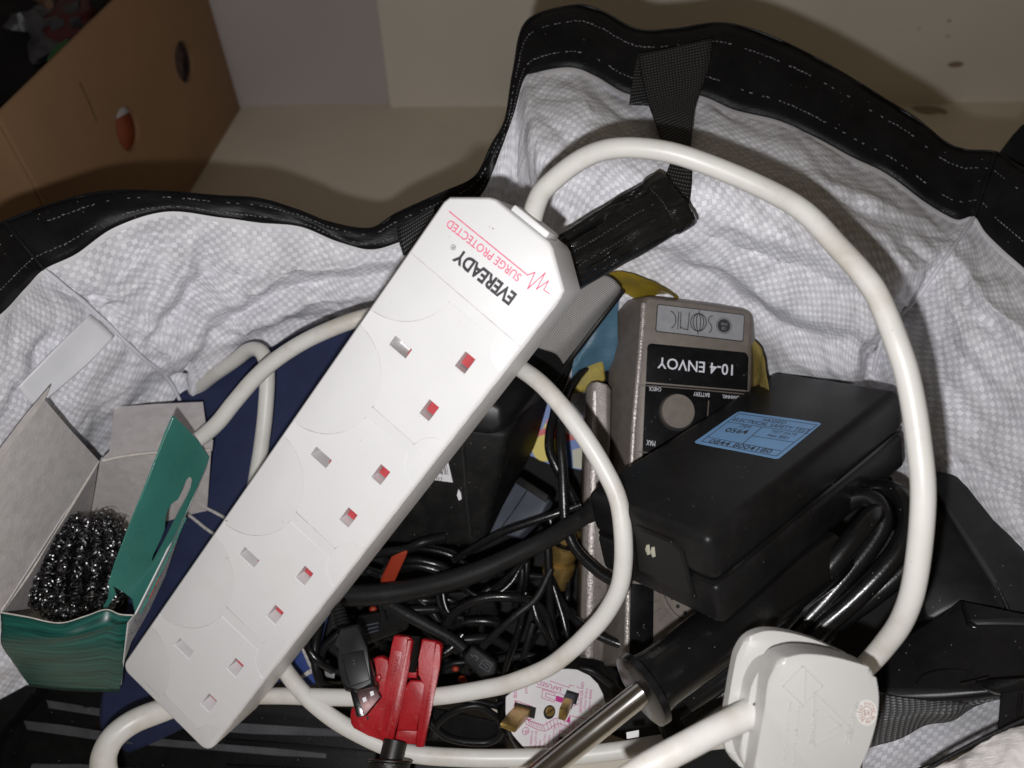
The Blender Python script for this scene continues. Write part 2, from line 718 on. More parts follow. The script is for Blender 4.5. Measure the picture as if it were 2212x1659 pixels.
def rib_mat(name, col, cell_u, cell_v, spark=(.25, .25, .26), rough=.5, bstr=.8, cover=.45):
    """ribbed webbing / mesh: ribs and rows of tiny light dots from UVs"""
    t = NT(name)
    sx = t.n('ShaderNodeSeparateXYZ')
    wob = t.n('ShaderNodeTexNoise')
    t.t.links.new(t.uv(), wob.inputs['Vector'])
    wob.inputs['Scale'].default_value = 60
    vm = t.n('ShaderNodeVectorMath', operation='MULTIPLY_ADD')
    t.t.links.new(wob.outputs['Color'], vm.inputs[0])
    vm.inputs[1].default_value = (.002, .002, 0)
    t.t.links.new(t.uv(), vm.inputs[2])
    t.t.links.new(vm.outputs[0], sx.inputs[0])
    u = t.math('FRACT', t.math('DIVIDE', sx.outputs[0], cell_u))
    v = t.math('FRACT', t.math('DIVIDE', sx.outputs[1], cell_v))
    hv = t.math('PINGPONG', v, .5)
    hu = t.math('PINGPONG', u, .5)
    h = t.math('ADD', hv, t.math('MULTIPLY', hu, .5))
    f = t.math('MULTIPLY', t.ramp(hv, .25, .5), t.ramp(hu, .12, .4))
    c = t.mix(t.math('MULTIPLY', f, cover), col, spark)
    t.put(t.b.inputs['Base Color'], c)
    t.b.inputs['Roughness'].default_value = rough
    t.put(t.b.inputs['Normal'], t.bump(h, bstr, .0008))
    return t.m


M = {}
M['white_plastic'] = pbr('white_plastic', (.715, .71, .72), .38, var=.02, vscale=40, grain=.02, gscale=1800, grime=(.62, .56, .46), grimeamt=.38, sss=.0)
M['plate_white'] = pbr('plate_white', (.73, .725, .735), .36, var=.02, vscale=45, grain=.02, gscale=1800, grime=(.66, .6, .5), grimeamt=.30)
M['cable_white'] = pbr('cable_white', (.665, .652, .62), .40, var=.05, vscale=50, dust=.12, dustcol=(.25, .2, .14), grain=.06, gscale=1400, grime=(.40, .34, .25), grimeamt=.62)
M['plug_white'] = pbr('plug_white', (.49, .485, .47), .28, var=.03, vscale=40, grain=.015, gscale=1500, grime=(.5, .45, .36), grimeamt=.2)
M['groove'] = pbr('groove', (.50, .48, .46), .7, var=.35, vscale=160)
M['print_black'] = pbr('print_black', (.03, .03, .035), .5, var=.2)
M['print_pink'] = pbr('print_pink', (.70, .12, .21), .5, var=.12, vscale=300)
M['print_magenta'] = pbr('print_magenta', (.52, .05, .26), .5, var=.1)
M['print_white'] = pbr('print_white', (.68, .70, .76), .5, var=.05)
M['print_brown'] = pbr('print_brown', (.32, .10, .08), .6, var=.2)
M['print_grey'] = pbr('print_grey', (.60, .60, .63), .6, var=.05)
M['shutter_red'] = pbr('shutter_red', (.42, .05, .06), .4, var=.15, vscale=400)
M['brass'] = pbr('brass', (.55, .37, .13), .32, metal=.85, var=.2, vscale=300, scratch=.15)
M['brass_dull'] = pbr('brass_dull', (.40, .26, .13), .45, metal=.5, var=.25, vscale=250)
M['black_plastic'] = pbr('black_plastic', (.008, .0079, .0082), .42, spec=.14, var=.25, vscale=60, grain=.10, gscale=2600, dust=.40)
M['black_gloss'] = pbr('black_gloss', (.005, .005, .0055), .20, spec=.5, var=.2, grain=.14, gscale=900, dust=.06)
M['black_dusty'] = pbr('black_dusty', (.0085, .0083, .0083), .5, spec=.14, var=.3, grain=.25, gscale=1600, dust=.7, scratch=.1)
M['black_worn'] = pbr('black_worn', (.008, .008, .008), .45, spec=.3, var=.4, dust=1.0, dustcol=(.3, .28, .24), grain=.6, gscale=1200)
M['appliance_face'] = pbr('appliance_face', (.021, .0205, .022), .45, spec=.2, var=.15, grain=.12, gscale=1800, dust=.4)
M['black_satin'] = pbr('black_satin', (.0085, .0083, .0087), .36, spec=.22, var=.2, grain=.05, gscale=2200, dust=.35)
M['black_panel'] = pbr('black_panel', (.005, .005, .006), .35, spec=.14, var=.2, dust=.5)
M['black_cable'] = pbr('black_cable', (.0060, .0060, .0066), .27, spec=.55, var=.2, grain=.18, gscale=900, dust=.3)
M['black_cable_matt'] = pbr('black_cable_matt', (.010, .010, .0105), .46, spec=.32, var=.2, grain=.35, gscale=1300, dust=.4)
M['gap_shade'] = pbr('gap_shade', (.004, .004, .0043), .85, var=.3, grain=.5, gscale=900)  # shade between the bag's contents, given as a near-black colour
M['slate_plastic'] = pbr('slate_plastic', (.060, .066, .085), .40, spec=.14, var=.2, grain=.15, gscale=1400, dust=.5, scratch=.1)
M['tray_black'] = pbr('tray_black', (.006, .006, .0063), .45, spec=.14, var=.2, grain=.3, gscale=1500, dust=.3)
M['tray_rib'] = pbr('tray_rib', (.070, .071, .078), .50, spec=.14, var=.3, grain=.8, gscale=1100, dust=.2)
M['radio_grey'] = pbr('radio_grey', (.155, .135, .122), .42, metal=.25, var=.12, vscale=200, grain=.35, gscale=1500, wear=(.02, .02, .02))
M['radio_face'] = pbr('radio_face', (.19, .165, .145), .45, metal=.15, var=.10, vscale=220, grain=.25, gscale=1700)
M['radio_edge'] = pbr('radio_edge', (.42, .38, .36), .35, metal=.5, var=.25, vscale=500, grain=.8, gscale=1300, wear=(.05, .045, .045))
M['badge_silver'] = pbr('badge_silver', (.30, .305, .32), .45, metal=.1, var=.08, vscale=300, grain=.2, gscale=1800)
M['blue_label'] = pbr('blue_label', (.19, .38, .66), .5, var=.06, vscale=90, scratch=.06)
M['paper_white'] = pbr('paper_white', (.74, .73, .75), .6, var=.04, vscale=90, scratch=.05)
M['chrome'] = pbr('chrome', (.66, .64, .61), .17, metal=1.0, var=.12, vscale=30, rvar=.06)
M['steel_dark'] = pbr('steel_dark', (.07, .045, .045), .42, metal=1.0, var=.2)
M['scourer'] = pbr('scourer', (.17, .167, .17), .34, metal=1.0, var=.3, vscale=400)
M['red_paint'] = pbr('red_paint', (.33, .009, .014), .34, spec=.22, var=.18, vscale=90, grain=.12, gscale=900, wear=(.30, .06, .05), dust=.2)
M['red_plastic'] = pbr('red_plastic', (.48, .05, .025), .45, var=.1)
M['thread_black'] = pbr('thread_black', (.018, .016, .014), .45, metal=.3, var=.3, grain=.2)
M['navy_fabric'] = pbr('navy_fabric', (.012, .020, .068), .8, var=.2, vscale=90, grain=.5, gscale=1500, dust=.25, dustcol=(.1, .12, .22))
M['white_braid'] = pbr('white_braid', (.45, .43, .42), .75, var=.3, vscale=900, grain=.8, gscale=1500)
M['blue_card'] = pbr('blue_card', (.02, .045, .19), .6, var=.2)
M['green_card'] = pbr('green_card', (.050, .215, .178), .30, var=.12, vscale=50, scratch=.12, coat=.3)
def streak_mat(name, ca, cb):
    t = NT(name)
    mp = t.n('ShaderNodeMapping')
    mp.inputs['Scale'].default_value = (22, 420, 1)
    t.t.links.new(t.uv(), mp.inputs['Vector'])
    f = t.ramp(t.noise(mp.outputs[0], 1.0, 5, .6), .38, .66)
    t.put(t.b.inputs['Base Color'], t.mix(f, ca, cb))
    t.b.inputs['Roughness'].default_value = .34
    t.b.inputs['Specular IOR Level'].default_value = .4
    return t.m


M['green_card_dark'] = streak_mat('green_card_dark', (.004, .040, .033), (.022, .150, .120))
M['grey_board'] = pbr('grey_board', (.50, .47, .465), .85, var=.10, vscale=220, grain=.5, gscale=900, grime=(.36, .32, .29), grimeamt=.4)
M['board_edge'] = pbr('board_edge', (.60, .56, .52), .9, var=.15, vscale=400, grain=.5)
M['yellow_film'] = pbr('yellow_film', (.24, .17, .018), .35, var=.25, vscale=60, scratch=.3, coat=.4)
M['yellow_block'] = pbr('yellow_block', (.28, .215, .03), .6, var=.25, vscale=300, grain=.3)
M['yellow_dim'] = pbr('yellow_dim', (.26, .20, .06), .4, var=.4, vscale=120, scratch=.4)
M['lightblue_film'] = pbr('lightblue_film', (.06, .135, .20), .4, var=.2, vscale=80, scratch=.3)
M['pack_red'] = pbr('pack_red', (.50, .03, .03), .45, var=.1)
M['pack_yellow'] = pbr('pack_yellow', (.58, .46, .03), .45, var=.1)
M['pack_blue'] = pbr('pack_blue', (.06, .14, .42), .45, var=.1)
M['pack_cream'] = pbr('pack_cream', (.46, .45, .36), .5, var=.1)
M['orange_red'] = pbr('orange_red', (.30, .034, .012), .5, var=.15)
M['trim_black'] = pbr('trim_black', (.0075, .0073, .0080), .40, spec=.14, var=.25, vscale=50, grain=.12, gscale=500, scratch=.30, dust=.25)
M['grip_black'] = pbr('grip_black', (.006, .006, .0064), .17, spec=.7, var=.25, vscale=60, grain=.08, gscale=420, scratch=.32, dust=.2)
M['stitch'] = pbr('stitch', (.17, .17, .18), .6, var=.4, vscale=700)
M['stitch_black'] = pbr('stitch_black', (.06, .06, .062), .4, var=.4, vscale=700)
M['weave'] = weave_mat('weave', .0023, (.885, .885, .935), (.59, .59, .635), .44, .0006, .30)
M['hem_white'] = pbr('hem_white', (.78, .775, .80), .5, var=.05, vscale=80, scratch=.15)
M['webbing'] = rib_mat('webbing', (.005, .005, .0055), .0011, .0019, cover=.55)  # pale dots paint the highlights on the black ribs
M['mesh_grey'] = rib_mat('mesh_grey', (.20, .195, .19), .00085, .00085, spark=(.62, .60, .59), cover=.95, bstr=.5)
M['mesh_rib'] = rib_mat('mesh_rib', (.06, .06, .063), .0009, .0022, spark=(.30, .30, .31), cover=.7, bstr=1.0)
M['tag_white'] = pbr('tag_white', (.78, .785, .82), .55, var=.04, vscale=60, scratch=.1)
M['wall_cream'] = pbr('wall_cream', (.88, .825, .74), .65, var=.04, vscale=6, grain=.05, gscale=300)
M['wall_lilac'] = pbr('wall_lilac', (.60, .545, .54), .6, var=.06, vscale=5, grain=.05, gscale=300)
M['table'] = pbr('table', (.80, .73, .62), .6, var=.06, vscale=7, grain=.05, gscale=250, grime=(.40, .33, .25), grimeamt=.4)
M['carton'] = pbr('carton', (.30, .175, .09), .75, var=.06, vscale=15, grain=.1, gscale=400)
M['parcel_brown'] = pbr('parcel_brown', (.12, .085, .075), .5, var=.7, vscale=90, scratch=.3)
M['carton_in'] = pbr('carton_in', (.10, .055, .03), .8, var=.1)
M['dark_bag'] = pbr('dark_bag', (.006, .006, .007), .45, spec=.12, var=.2, scratch=.3)
M['clear_film'] = pbr('clear_film', (.045, .045, .052), .3, var=.4, vscale=50, scratch=.6)
M['green_bit'] = pbr('green_bit', (.015, .09, .02), .5)
M['dark_red'] = pbr('dark_red', (.06, .005, .008), .5)
M['packet_orange'] = pbr('packet_orange', (.34, .085, .035), .5)
M['dirt'] = pbr('dirt', (.32, .24, .17), .8)
M['white_crumple'] = pbr('white_crumple', (.60, .57, .56), .35, var=.1, vscale=200, scratch=.8, grain=.4, gscale=300)
M['dark_hole'] = pbr('dark_hole', (.008, .008, .008), .7)


# ================================================================== THE SETTING
TZ = 0.0
seamL, seamR = at(522, 234, TZ), at(1924, 222, TZ)
wdir = nrm(seamR - seamL)
wn = nrm(np.cross(wdir, [0, 0, 1.0]))          # towards the camera
if wn @ (CAM - seamL) < 0:
    wn = -wn
WALL = Frame(seamL, wdir, (0, 0, 1))             # X along the wall, Y up, Z towards the camera
stepx = WALL.px(843, 232)[0]
V = [(-1.6, -.6, TZ), (1.8, -.6, TZ), (1.8, 2.4, TZ), (-1.6, 2.4, TZ)]
top = mk('table', V, [(0, 1, 2, 3)], M['table'], smooth=False)
tag(top, kind='structure')
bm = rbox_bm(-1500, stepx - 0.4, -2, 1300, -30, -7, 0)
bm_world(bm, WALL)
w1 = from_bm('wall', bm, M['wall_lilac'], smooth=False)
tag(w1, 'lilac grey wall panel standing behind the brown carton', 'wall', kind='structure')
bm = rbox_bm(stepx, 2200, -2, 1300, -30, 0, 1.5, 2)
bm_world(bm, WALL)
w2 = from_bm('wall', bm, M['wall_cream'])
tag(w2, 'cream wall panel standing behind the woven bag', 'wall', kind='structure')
BASE[w2] = np.array(w2.location)
# knock marks in the cream panel
hx, hy = WALL.px(2064, 139)
mark = prism('dent', WALL, circle(hx, hy, 8.5, 20, 3.2), .1, .6, M['dirt'], w2)
for qx, qy, r in ((2050, 45, 2.2), (1985, 62, 1.6), (2047, 78, 2.0)):
    hx, hy = WALL.px(qx, qy)
    prism('dent', WALL, circle(hx, hy, r, 12, r * .7), .1, .4, pbr('wall_stain', (.52, .46, .37), .7) if 'wall_stain' not in bpy.data.materials else bpy.data.materials['wall_stain'], w2)
st = at(2000, 230, TZ + .0004)
FT = Frame(st, (1, 0, 0), (0, 1, 0))
prism('stain', FT, [tuple(q) for q in smooth_poly([(-16, -2), (-12, -12), (-2, -17), (8, -14), (17, -16), (19, -8), (10, -1), (-4, 0)], 4)], 0, .25, M['dirt'], top)

# ------------------------------------------------------------------ carton at the back left
bBR, bBL = at(520, 236, TZ), at(243, 694, TZ)
ax = nrm(bBL - bBR)                                # along the long face, towards the camera
CF = Frame(bBR, ax, (0, 0, 1))                     # X to the near end, Y up, Z ?
if CF.Z @ (CAM - bBR) < 0:
    CF = Frame(bBL, -ax, (0, 0, 1))
L = np.linalg.norm(bBL - bBR) * 1000
# CF: X from near-left to far-right (or reverse), Z out of the visible face
hpx = [CF.px(8, 222)[1], CF.px(262, 0)[1]]
H = float(np.mean(hpx))
carton = thing('cardboard_box', 'open brown cardboard carton with oval hand holes at the back left', 'carton', CF(L / 2, 0, -150))
bm = rbox_bm(0, L, 0, H, -4, 0, 1.2, 2)
bm_world(bm, CF)
panel = from_bm('side_panel', bm, M['carton'], carton)
holes = []
hole_spec = []
for cxp, cyp, a, b_ in ((277, 279, (264, 235), (300, 318)), (399, 134, (383, 92), (411, 175))):
    c0 = CF.px(cxp, cyp)
    t0, t1 = CF.px(*a), CF.px(*b_)
    hole_spec.append((c0, t0, t1))
    ry = abs(t1[1] - t0[1]) / 2 * 1.0
    rx = ry * 1.05
    bmh = prism_bm(circle(c0[0], c0[1], rx, 28, ry), -10, 6)
    bm_world(bmh, CF)
    holes.append(bmh)
boolean(panel, holes)
rbox('end_panel', CF, 0, 4, 0, H, -320, -4.2, M['carton'], carton, 1.0, 2)
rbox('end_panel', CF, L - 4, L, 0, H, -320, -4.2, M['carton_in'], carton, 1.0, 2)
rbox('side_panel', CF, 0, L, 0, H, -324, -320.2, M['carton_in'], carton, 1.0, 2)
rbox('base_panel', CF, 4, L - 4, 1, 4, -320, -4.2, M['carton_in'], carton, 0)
t0, t1 = CF.px(172, 178), CF.px(209, 262)
lines('pen_mark', CF, [[t0, ((t0[0] + t1[0]) / 2 + .6, (t0[1] + t1[1]) / 2), t1]], 1.4, M['carton_in'], carton, z=.15)
# what shows in the carton
c1 = hole_spec[0][0]
f = CF.moved(c1[0], c1[1], -4)
o = rbox('patterned_packet', f, -34, 30, -40, 40, -22, -4, M['packet_orange'], None, 5, 3)
tag(o, 'red and white packet seen through the lower hand hole of the carton', 'packet')
rbox('white_band', f.moved(0, 8, 0, -.25), -30, 34, 0, 14, -6, -3.4, M['paper_white'], o, 1, 2)
c1 = hole_spec[1][0]
o = rbox('dark_parcel', CF.moved(c1[0], c1[1], -6), -40, 40, -44, 40, -24, -4, M['parcel_brown'], None, 6, 3)
tag(o, 'dull brown parcel seen through the upper hand hole of the carton', 'parcel')


def lump(name, fr, rx, ry, rz, mat, amp=.25, fq=.03, seg=28, parent=None, seed=0):
    bm = bmesh.new()
    bmesh.ops.create_uvsphere(bm, u_segments=seg, v_segments=seg // 2, radius=1)
    for v in bm.verts:
        p = v.co.copy()
        k = 1 + amp * noise.fractal(p * 1.6 + Vector((seed, 3 * seed, 1)), 1.0, 2.0, 4)
        v.co = Vector((p.x * rx * k, p.y * ry * k, p.z * rz * k))
    bm_world(bm, fr)
    return from_bm(name, bm, mat, parent, sharp=80)


CT = Frame(CF(0, H, 0), CF.X, -CF.Z)              # top opening: X along, Y into the carton
tag(lump('black_bag', CT.moved(L * .45, 160, -40), L * .50, 135, 55, M['dark_bag'], .3, seg=40, seed=2), 'crumpled black plastic bag filling the brown carton', 'bag')
tag(lump('clear_packet', CT.moved(CT.px(165, 22)[0], CT.px(165, 22)[1] + 42, -26), 60, 34, 22, M['clear_film'], .6, seg=32, seed=5), 'crinkled clear plastic packet inside the carton', 'packet')
tag(lump('red_packet', CT.moved(CT.px(226, 2)[0], CT.px(226, 2)[1] + 45, -22), 46, 26, 14, M['dark_red'], .3, seed=7), 'dark red packet at the far end of the carton', 'packet')
tag(lump('green_wrapper', CT.moved(CT.px(165, 66)[0], CT.px(165, 66)[1] + 20, -16), 16, 4, 4, M['green_bit'], .3, seed=8), 'small green wrapper below the clear packet in the carton', 'wrapper')
q = [CT(*CT.px(x, y), 30) for x, y in ((-30, 55), (20, 57), (70, 68), (115, 84), (148, 104))]
tag(tube('grey_cable', [tuple(v) for v in q], M['carton_in'], raw=True, dia=.006), 'thin grey cable arching over the black bag in the carton', 'cable')

# ================================================================== THE WOVEN BAG
bag = thing('woven_bag', 'open white woven plastic bag with black trim full of electrical bits', 'bag', (0.0, 0.20, TZ))
# columns from the left frame edge round the back to the right: rim top, trim bottom, then down the inside
COL = [
    ((-260, 700, .255), (-200, 800, .262), (-180, 960, .28), (-160, 1180, .32), (-120, 1420, .36), (-80, 1640, .39)),
    ((-110, 570, .282), (-20, 695, .285), (10, 830, .302), (35, 1010, .335), (45, 1300, .372), (55, 1520, .395)),
    ((-35, 512, .300), (50, 627, .304), (110, 740, .318), (165, 880, .345), (200, 1020, .385), (230, 1200, .40)),
    ((10, 482, .313), (95, 582, .316), (195, 665, .334), (300, 766, .358), (370, 830, .388), (430, 960, .41)),
    ((105, 447, .325), (165, 548, .326), (250, 640, .339), (350, 750, .362), (410, 825, .388), (450, 960, .41)),
    ((222, 417, .335), (250, 490, .335), (320, 610, .345), (410, 730, .365), (460, 820, .39), (480, 960, .41)),
    ((350, 416, .342), (362, 456, .342), (420, 590, .352), (490, 700, .37), (530, 790, .393), (540, 960, .41)),
    ((470, 426, .348), (480, 470, .349), (510, 590, .358), (550, 690, .374), (590, 770, .394), (600, 960, .41)),
    ((560, 432, .352), (560, 480, .354), (580, 590, .362), (620, 680, .377), (650, 750, .396), (650, 960, .41)),
    ((645, 457, .357), (650, 489, .358), (670, 590, .367), (690, 675, .381), (710, 745, .398), (710, 960, .41)),
    ((713, 483, .361), (733, 522, .362), (745, 600, .370), (760, 680, .384), (770, 740, .40), (770, 960, .41)),
    ((800, 496, .365), (800, 538, .366), (815, 605, .374), (830, 690, .386), (835, 745, .40), (835, 960, .41)),
    ((858, 463, .366), (865, 522, .366), (885, 600, .374), (900, 690, .386), (910, 750, .40), (910, 960, .41)),
    ((953, 420, .362), (965, 480, .362), (985, 580, .370), (1000, 680, .384), (1010, 750, .40), (1010, 960, .41)),
    ((1027, 384, .355), (1041, 418, .354), (1065, 520, .365), (1085, 640, .378), (1100, 740, .395), (1100, 960, .41)),
    ((1064, 315, .350), (1083, 318, .349), (1105, 430, .357), (1130, 560, .368), (1150, 700, .388), (1150, 960, .41)),
    ((1094, 258, .352), (1108, 252, .352), (1125, 370, .351), (1165, 520, .358), (1190, 680, .38), (1190, 960, .41)),
    ((1112, 150, .362), (1130, 172, .364), (1150, 320, .347), (1200, 480, .351), (1230, 640, .37), (1240, 940, .40)),
    ((1140, 48, .372), (1158, 156, .367), (1190, 310, .344), (1235, 465, .346), (1265, 615, .363), (1270, 920, .40)),
    ((1240, 15, .377), (1231, 144, .368), (1245, 300, .342), (1280, 460, .342), (1310, 600, .36), (1320, 900, .40)),
    ((1296, 26, .378), (1285, 162, .367), (1300, 310, .339), (1335, 465, .339), (1365, 605, .36), (1370, 900, .40)),
    ((1375, 66, .376), (1358, 202, .365), (1375, 330, .336), (1410, 480, .337), (1440, 612, .359), (1450, 900, .40)),
    ((1456, 66, .375), (1440, 206, .364), (1465, 345, .334), (1500, 495, .336), (1530, 620, .359), (1540, 900, .40)),
    ((1553, 53, .375), (1513, 205, .363), (1540, 350, .332), (1570, 505, .335), (1590, 640, .358), (1600, 900, .40)),
    ((1640, 72, .373), (1590, 237, .362), (1605, 370, .330), (1630, 525, .334), (1650, 680, .357), (1650, 900, .40)),
    ((1749, 122, .370), (1680, 258, .360), (1680, 395, .329), (1690, 550, .333), (1695, 710, .355), (1690, 940, .40)),
    ((1834, 170, .368), (1760, 294, .358), (1745, 425, .329), (1745, 575, .333), (1740, 730, .354), (1730, 950, .40)),
    ((1909, 217, .366), (1838, 336, .356), (1810, 460, .330), (1800, 600, .333), (1780, 745, .352), (1770, 950, .395)),
    ((1976, 258, .363), (1920, 377, .354), (1880, 500, .332), (1855, 630, .334), (1815, 770, .352), (1800, 950, .395)),
    ((2039, 309, .360), (2003, 438, .352), (1955, 550, .336), (1915, 675, .338), (1850, 800, .354), (1830, 950, .39)),
    ((2085, 327, .357), (2065, 473, .350), (2010, 560, .342), (1955, 655, .346), (1880, 770, .358), (1850, 950, .39)),
    ((2150, 332, .352), (2104, 468, .349), (2041, 560, .346), (1984, 640, .351), (1899, 750, .362), (1870, 950, .39)),
    ((2195, 360, .343), (2130, 503, .342), (2075, 605, .338), (2015, 715, .342), (1950, 845, .352), (1920, 1030, .37)),
    ((2260, 400, .330), (2165, 538, .332), (2115, 660, .327), (2065, 790, .331), (2010, 930, .340), (1980, 1100, .355)),
    ((2360, 480, .315), (2225, 590, .318), (2190, 720, .311), (2150, 870, .316), (2110, 1030, .325), (2080, 1200, .34)),
    ((2480, 600, .295), (2330, 690, .298), (2310, 850, .288), (2280, 1020, .293), (2230, 1150, .303), (2200, 1300, .318)),
]


# creases of the lining: measured lines, amplitude in mm (+ towards the camera), half width in measured pixels, one-sidedness
CREASES = [
    ([(455, 520), (442, 590), (392, 665), (348, 722), (322, 760)], -5.5, 15), ([(420, 520), (405, 575), (360, 640), (318, 700)], 5.0, 17),
    ([(425, 718), (470, 672), (530, 632), (620, 592), (740, 574), (850, 562)], 5.0, 13), ([(440, 742), (500, 690), (560, 655), (650, 620), (760, 600), (860, 590)], -5.0, 16),
    ([(440, 775), (540, 705), (640, 665), (740, 642), (830, 630)], 4.0, 14), ([(470, 790), (560, 730), (660, 690), (760, 668)], -3.5, 14),
    ([(110, 612), (160, 634), (225, 646), (262, 632)], -4.5, 11), ([(215, 660), (262, 640), (305, 600), (346, 548)], 4.0, 11), ([(225, 625), (280, 585), (330, 540)], -3.0, 11),
    ([(300, 700), (330, 660), (345, 620)], -3.0, 10), ([(300, 745), (330, 715), (372, 700)], 3.0, 9), ([(280, 520), (330, 505), (390, 510)], 2.5, 10), ([(250, 560), (300, 540), (370, 530)], -2.0, 9),
    ([(520, 610), (500, 650), (455, 690)], -2.5, 9), ([(30, 760), (80, 720), (120, 690)], 1.5, 12), ([(60, 900), (110, 870), (170, 850)], -2.0, 14), ([(330, 800), (380, 770), (420, 740)], 3.5, 12), ([(350, 825), (400, 800), (440, 770)], -3.0, 10),
    ([(1240, 250), (1320, 262), (1420, 300)], -2.0, 14), ([(1160, 230), (1220, 290), (1260, 350)], -2.5, 16), ([(1255, 190), (1270, 235), (1310, 262)], 2.0, 12),
    ([(1500, 500), (1600, 530), (1720, 575), (1860, 640), (1940, 680)], -4.5, 22), ([(1500, 460), (1620, 490), (1740, 530), (1880, 600)], 3.5, 22),
    ([(1420, 560), (1540, 600), (1660, 690), (1780, 735), (1890, 765)], -5.0, 18), ([(1450, 540), (1580, 585), (1680, 650), (1800, 700)], 4.0, 18), ([(1660, 745), (1760, 790), (1850, 800)], 3.5, 16),
    ([(1746, 372), (1856, 418), (1960, 462), (2040, 500)], 2.0, 9), ([(1740, 392), (1850, 440), (1950, 486)], -2.0, 9), ([(1600, 300), (1700, 350), (1790, 405)], -1.8, 10),
    ([(2042, 566), (2084, 640), (2140, 705), (2230, 800)], -4.5, 13), ([(2060, 545), (2110, 620), (2170, 690), (2260, 770)], 3.0, 14), ([(2030, 640), (2090, 740), (2160, 830)], 2.0, 20), ([(1990, 760), (2060, 850), (2140, 940)], -2.5, 20),
    ([(1985, 690), (2010, 740), (2030, 800)], -2.0, 14), ([(1930, 545), (1960, 580), (1985, 600)], 2.5, 8), ([(1950, 520), (1990, 545), (2015, 560)], -2.5, 8), ([(1915, 640), (1940, 650), (1960, 665)], 2.5, 9),
]


def crease_field(G):
    q = G - CAM
    d = q @ FW
    x = CX + FPX * (q @ RT) / d
    y = CY - FPX * (q @ UP) / d
    # wobble so that the creases do not run straight
    wx = np.array([[noise.noise(Vector((a * .020, b_ * .020, 1.5))) for a, b_ in zip(r1, r2)] for r1, r2 in zip(x, y)])
    wy = np.array([[noise.noise(Vector((a * .022, b_ * .022, 7.5))) for a, b_ in zip(r1, r2)] for r1, r2 in zip(x, y)])
    x = x + wx * 10
    y = y + wy * 10
    Hh = np.zeros_like(x)
    for pl, amp, wid in CREASES:
        pl = np.array(pl, float)
        best = np.full(x.shape, 1e9)
        tt = np.zeros_like(x)
        n = len(pl) - 1
        for k in range(n):
            a, b_ = pl[k], pl[k + 1]
            ab = b_ - a
            t = np.clip(((x - a[0]) * ab[0] + (y - a[1]) * ab[1]) / (ab @ ab), 0, 1)
            dd = np.hypot(x - a[0] - t * ab[0], y - a[1] - t * ab[1])
            m = dd < best
            best = np.where(m, dd, best)
            tt = np.where(m, (k + t) / n, tt)
        taper = np.sin(np.pi * np.clip(tt * .9 + .05, 0, 1)) ** .6
        Hh += amp * .00112 * (1.25 if pl[0][0] < 900 else 1.1) * np.exp(-(best / (wid * 1.35)) ** 1.25) * taper
    return Hh


def lining_disp(u, v, p):
    k = min(1.0, v / .03)
    q = Vector((u * 1.0, v * 1.0, 0.3))
    big = noise.noise(q * 13) * .0030
    rid = (1 - abs(noise.noise(Vector((u * 30 + v * 26, v * 16 - u * 9, 4.2))))) ** 5
    rid2 = (1 - abs(noise.noise(Vector((u * 26 - v * 48, v * 30 + u * 40, 9.1))))) ** 6
    lf = 1.0 if u < .25 else .6
    fine = noise.fractal(q * 85, 1.0, 2.0, 3) * .0004
    # crumpled facets: flat patches meeting in sharp folds
    w1 = noise.noise(Vector((u * 30, v * 30, 3))) * .010
    d1 = noise.voronoi(Vector(((u + v * .7 + w1) * 26, (v - u * .4 + w1) * 44, .5)))[0]
    d2 = noise.voronoi(Vector(((u - v * .5) * 60, (v + u * .3) * 60, 5.5)))[0]
    fac = (d1[1] - d1[0]) * .0036 + (d2[1] - d2[0]) * .0012
    return k * (big - rid * .0020 * lf - rid2 * .0018 * lf + fac * (1.0 if u < .27 else .55)) + fine * min(1, v / .006)


COL = [c if i < 17 else tuple((p[0], p[1], p[2] - (0, 0, .014, .012, .006, 0)[k]) for k, p in enumerate(c)) for i, c in enumerate(COL)]
cols_up = [[P(*p) for p in c] for c in COL]
SUBU = 10
rim = np.array(smooth_poly([c[0] for c in cols_up], SUBU, closed=False))
tb = np.array(smooth_poly([c[1] for c in cols_up], SUBU, closed=False))
low = [np.array(smooth_poly([c[k] for c in cols_up], SUBU, closed=False)) for k in (2, 3, 4, 5)]
ctrl = [tb + (rim - tb) * .2, tb, *low]
G = np.array([smooth_poly([ctrl[r][j] for r in range(len(ctrl))], 22, closed=False) for j in range(rim.shape[0])]).transpose(1, 0, 2)
Nn = np.cross(np.gradient(G, axis=1), np.gradient(G, axis=0))
Nn /= np.linalg.norm(Nn, axis=2, keepdims=True) + 1e-12
Nn = np.where(((Nn * (CAM - G)).sum(2, keepdims=True)) < 0, -Nn, Nn)
toCg = CAM - G
toCg /= np.linalg.norm(toCg, axis=2, keepdims=True)
Gc = G + (Nn * .5 + toCg * .5) * crease_field(G)[:, :, None]
lin = surf('lining', Gc, M['weave'], bag, disp=lining_disp)

# plain hem below the trim
toC = CAM - tb
toC /= np.linalg.norm(toC, axis=1)[:, None]
down = low[0] - tb
dl = np.linalg.norm(down, axis=1)[:, None]
down = down / dl
Gh = Gc[20:26] + toCg[20:26] * np.array([.0004, .0009, .0009, .0008, .0006, .0001])[:, None, None]
surf('hem', Gh, M['hem_white'], bag)

# black trim band, a slightly cupped strip with thickness
tcr = CAM - rim
tcr /= np.linalg.norm(tcr, axis=1)[:, None]
rows = []
for t in np.linspace(0, 1, 9):
    base = rim * (1 - t) + tb * t
    cup = math.sin(math.pi * t) * .0012
    wr = np.array([noise.noise(Vector((j * .11, t * 2.0, 5))) * .0012 for j in range(len(rim))])[:, None]
    rows.append(base + toC * (.0022 + cup) + toC * wr)
Gt = np.array(rows)
trim = surf('trim_band', Gt, M['trim_black'], bag, thick=.0012)
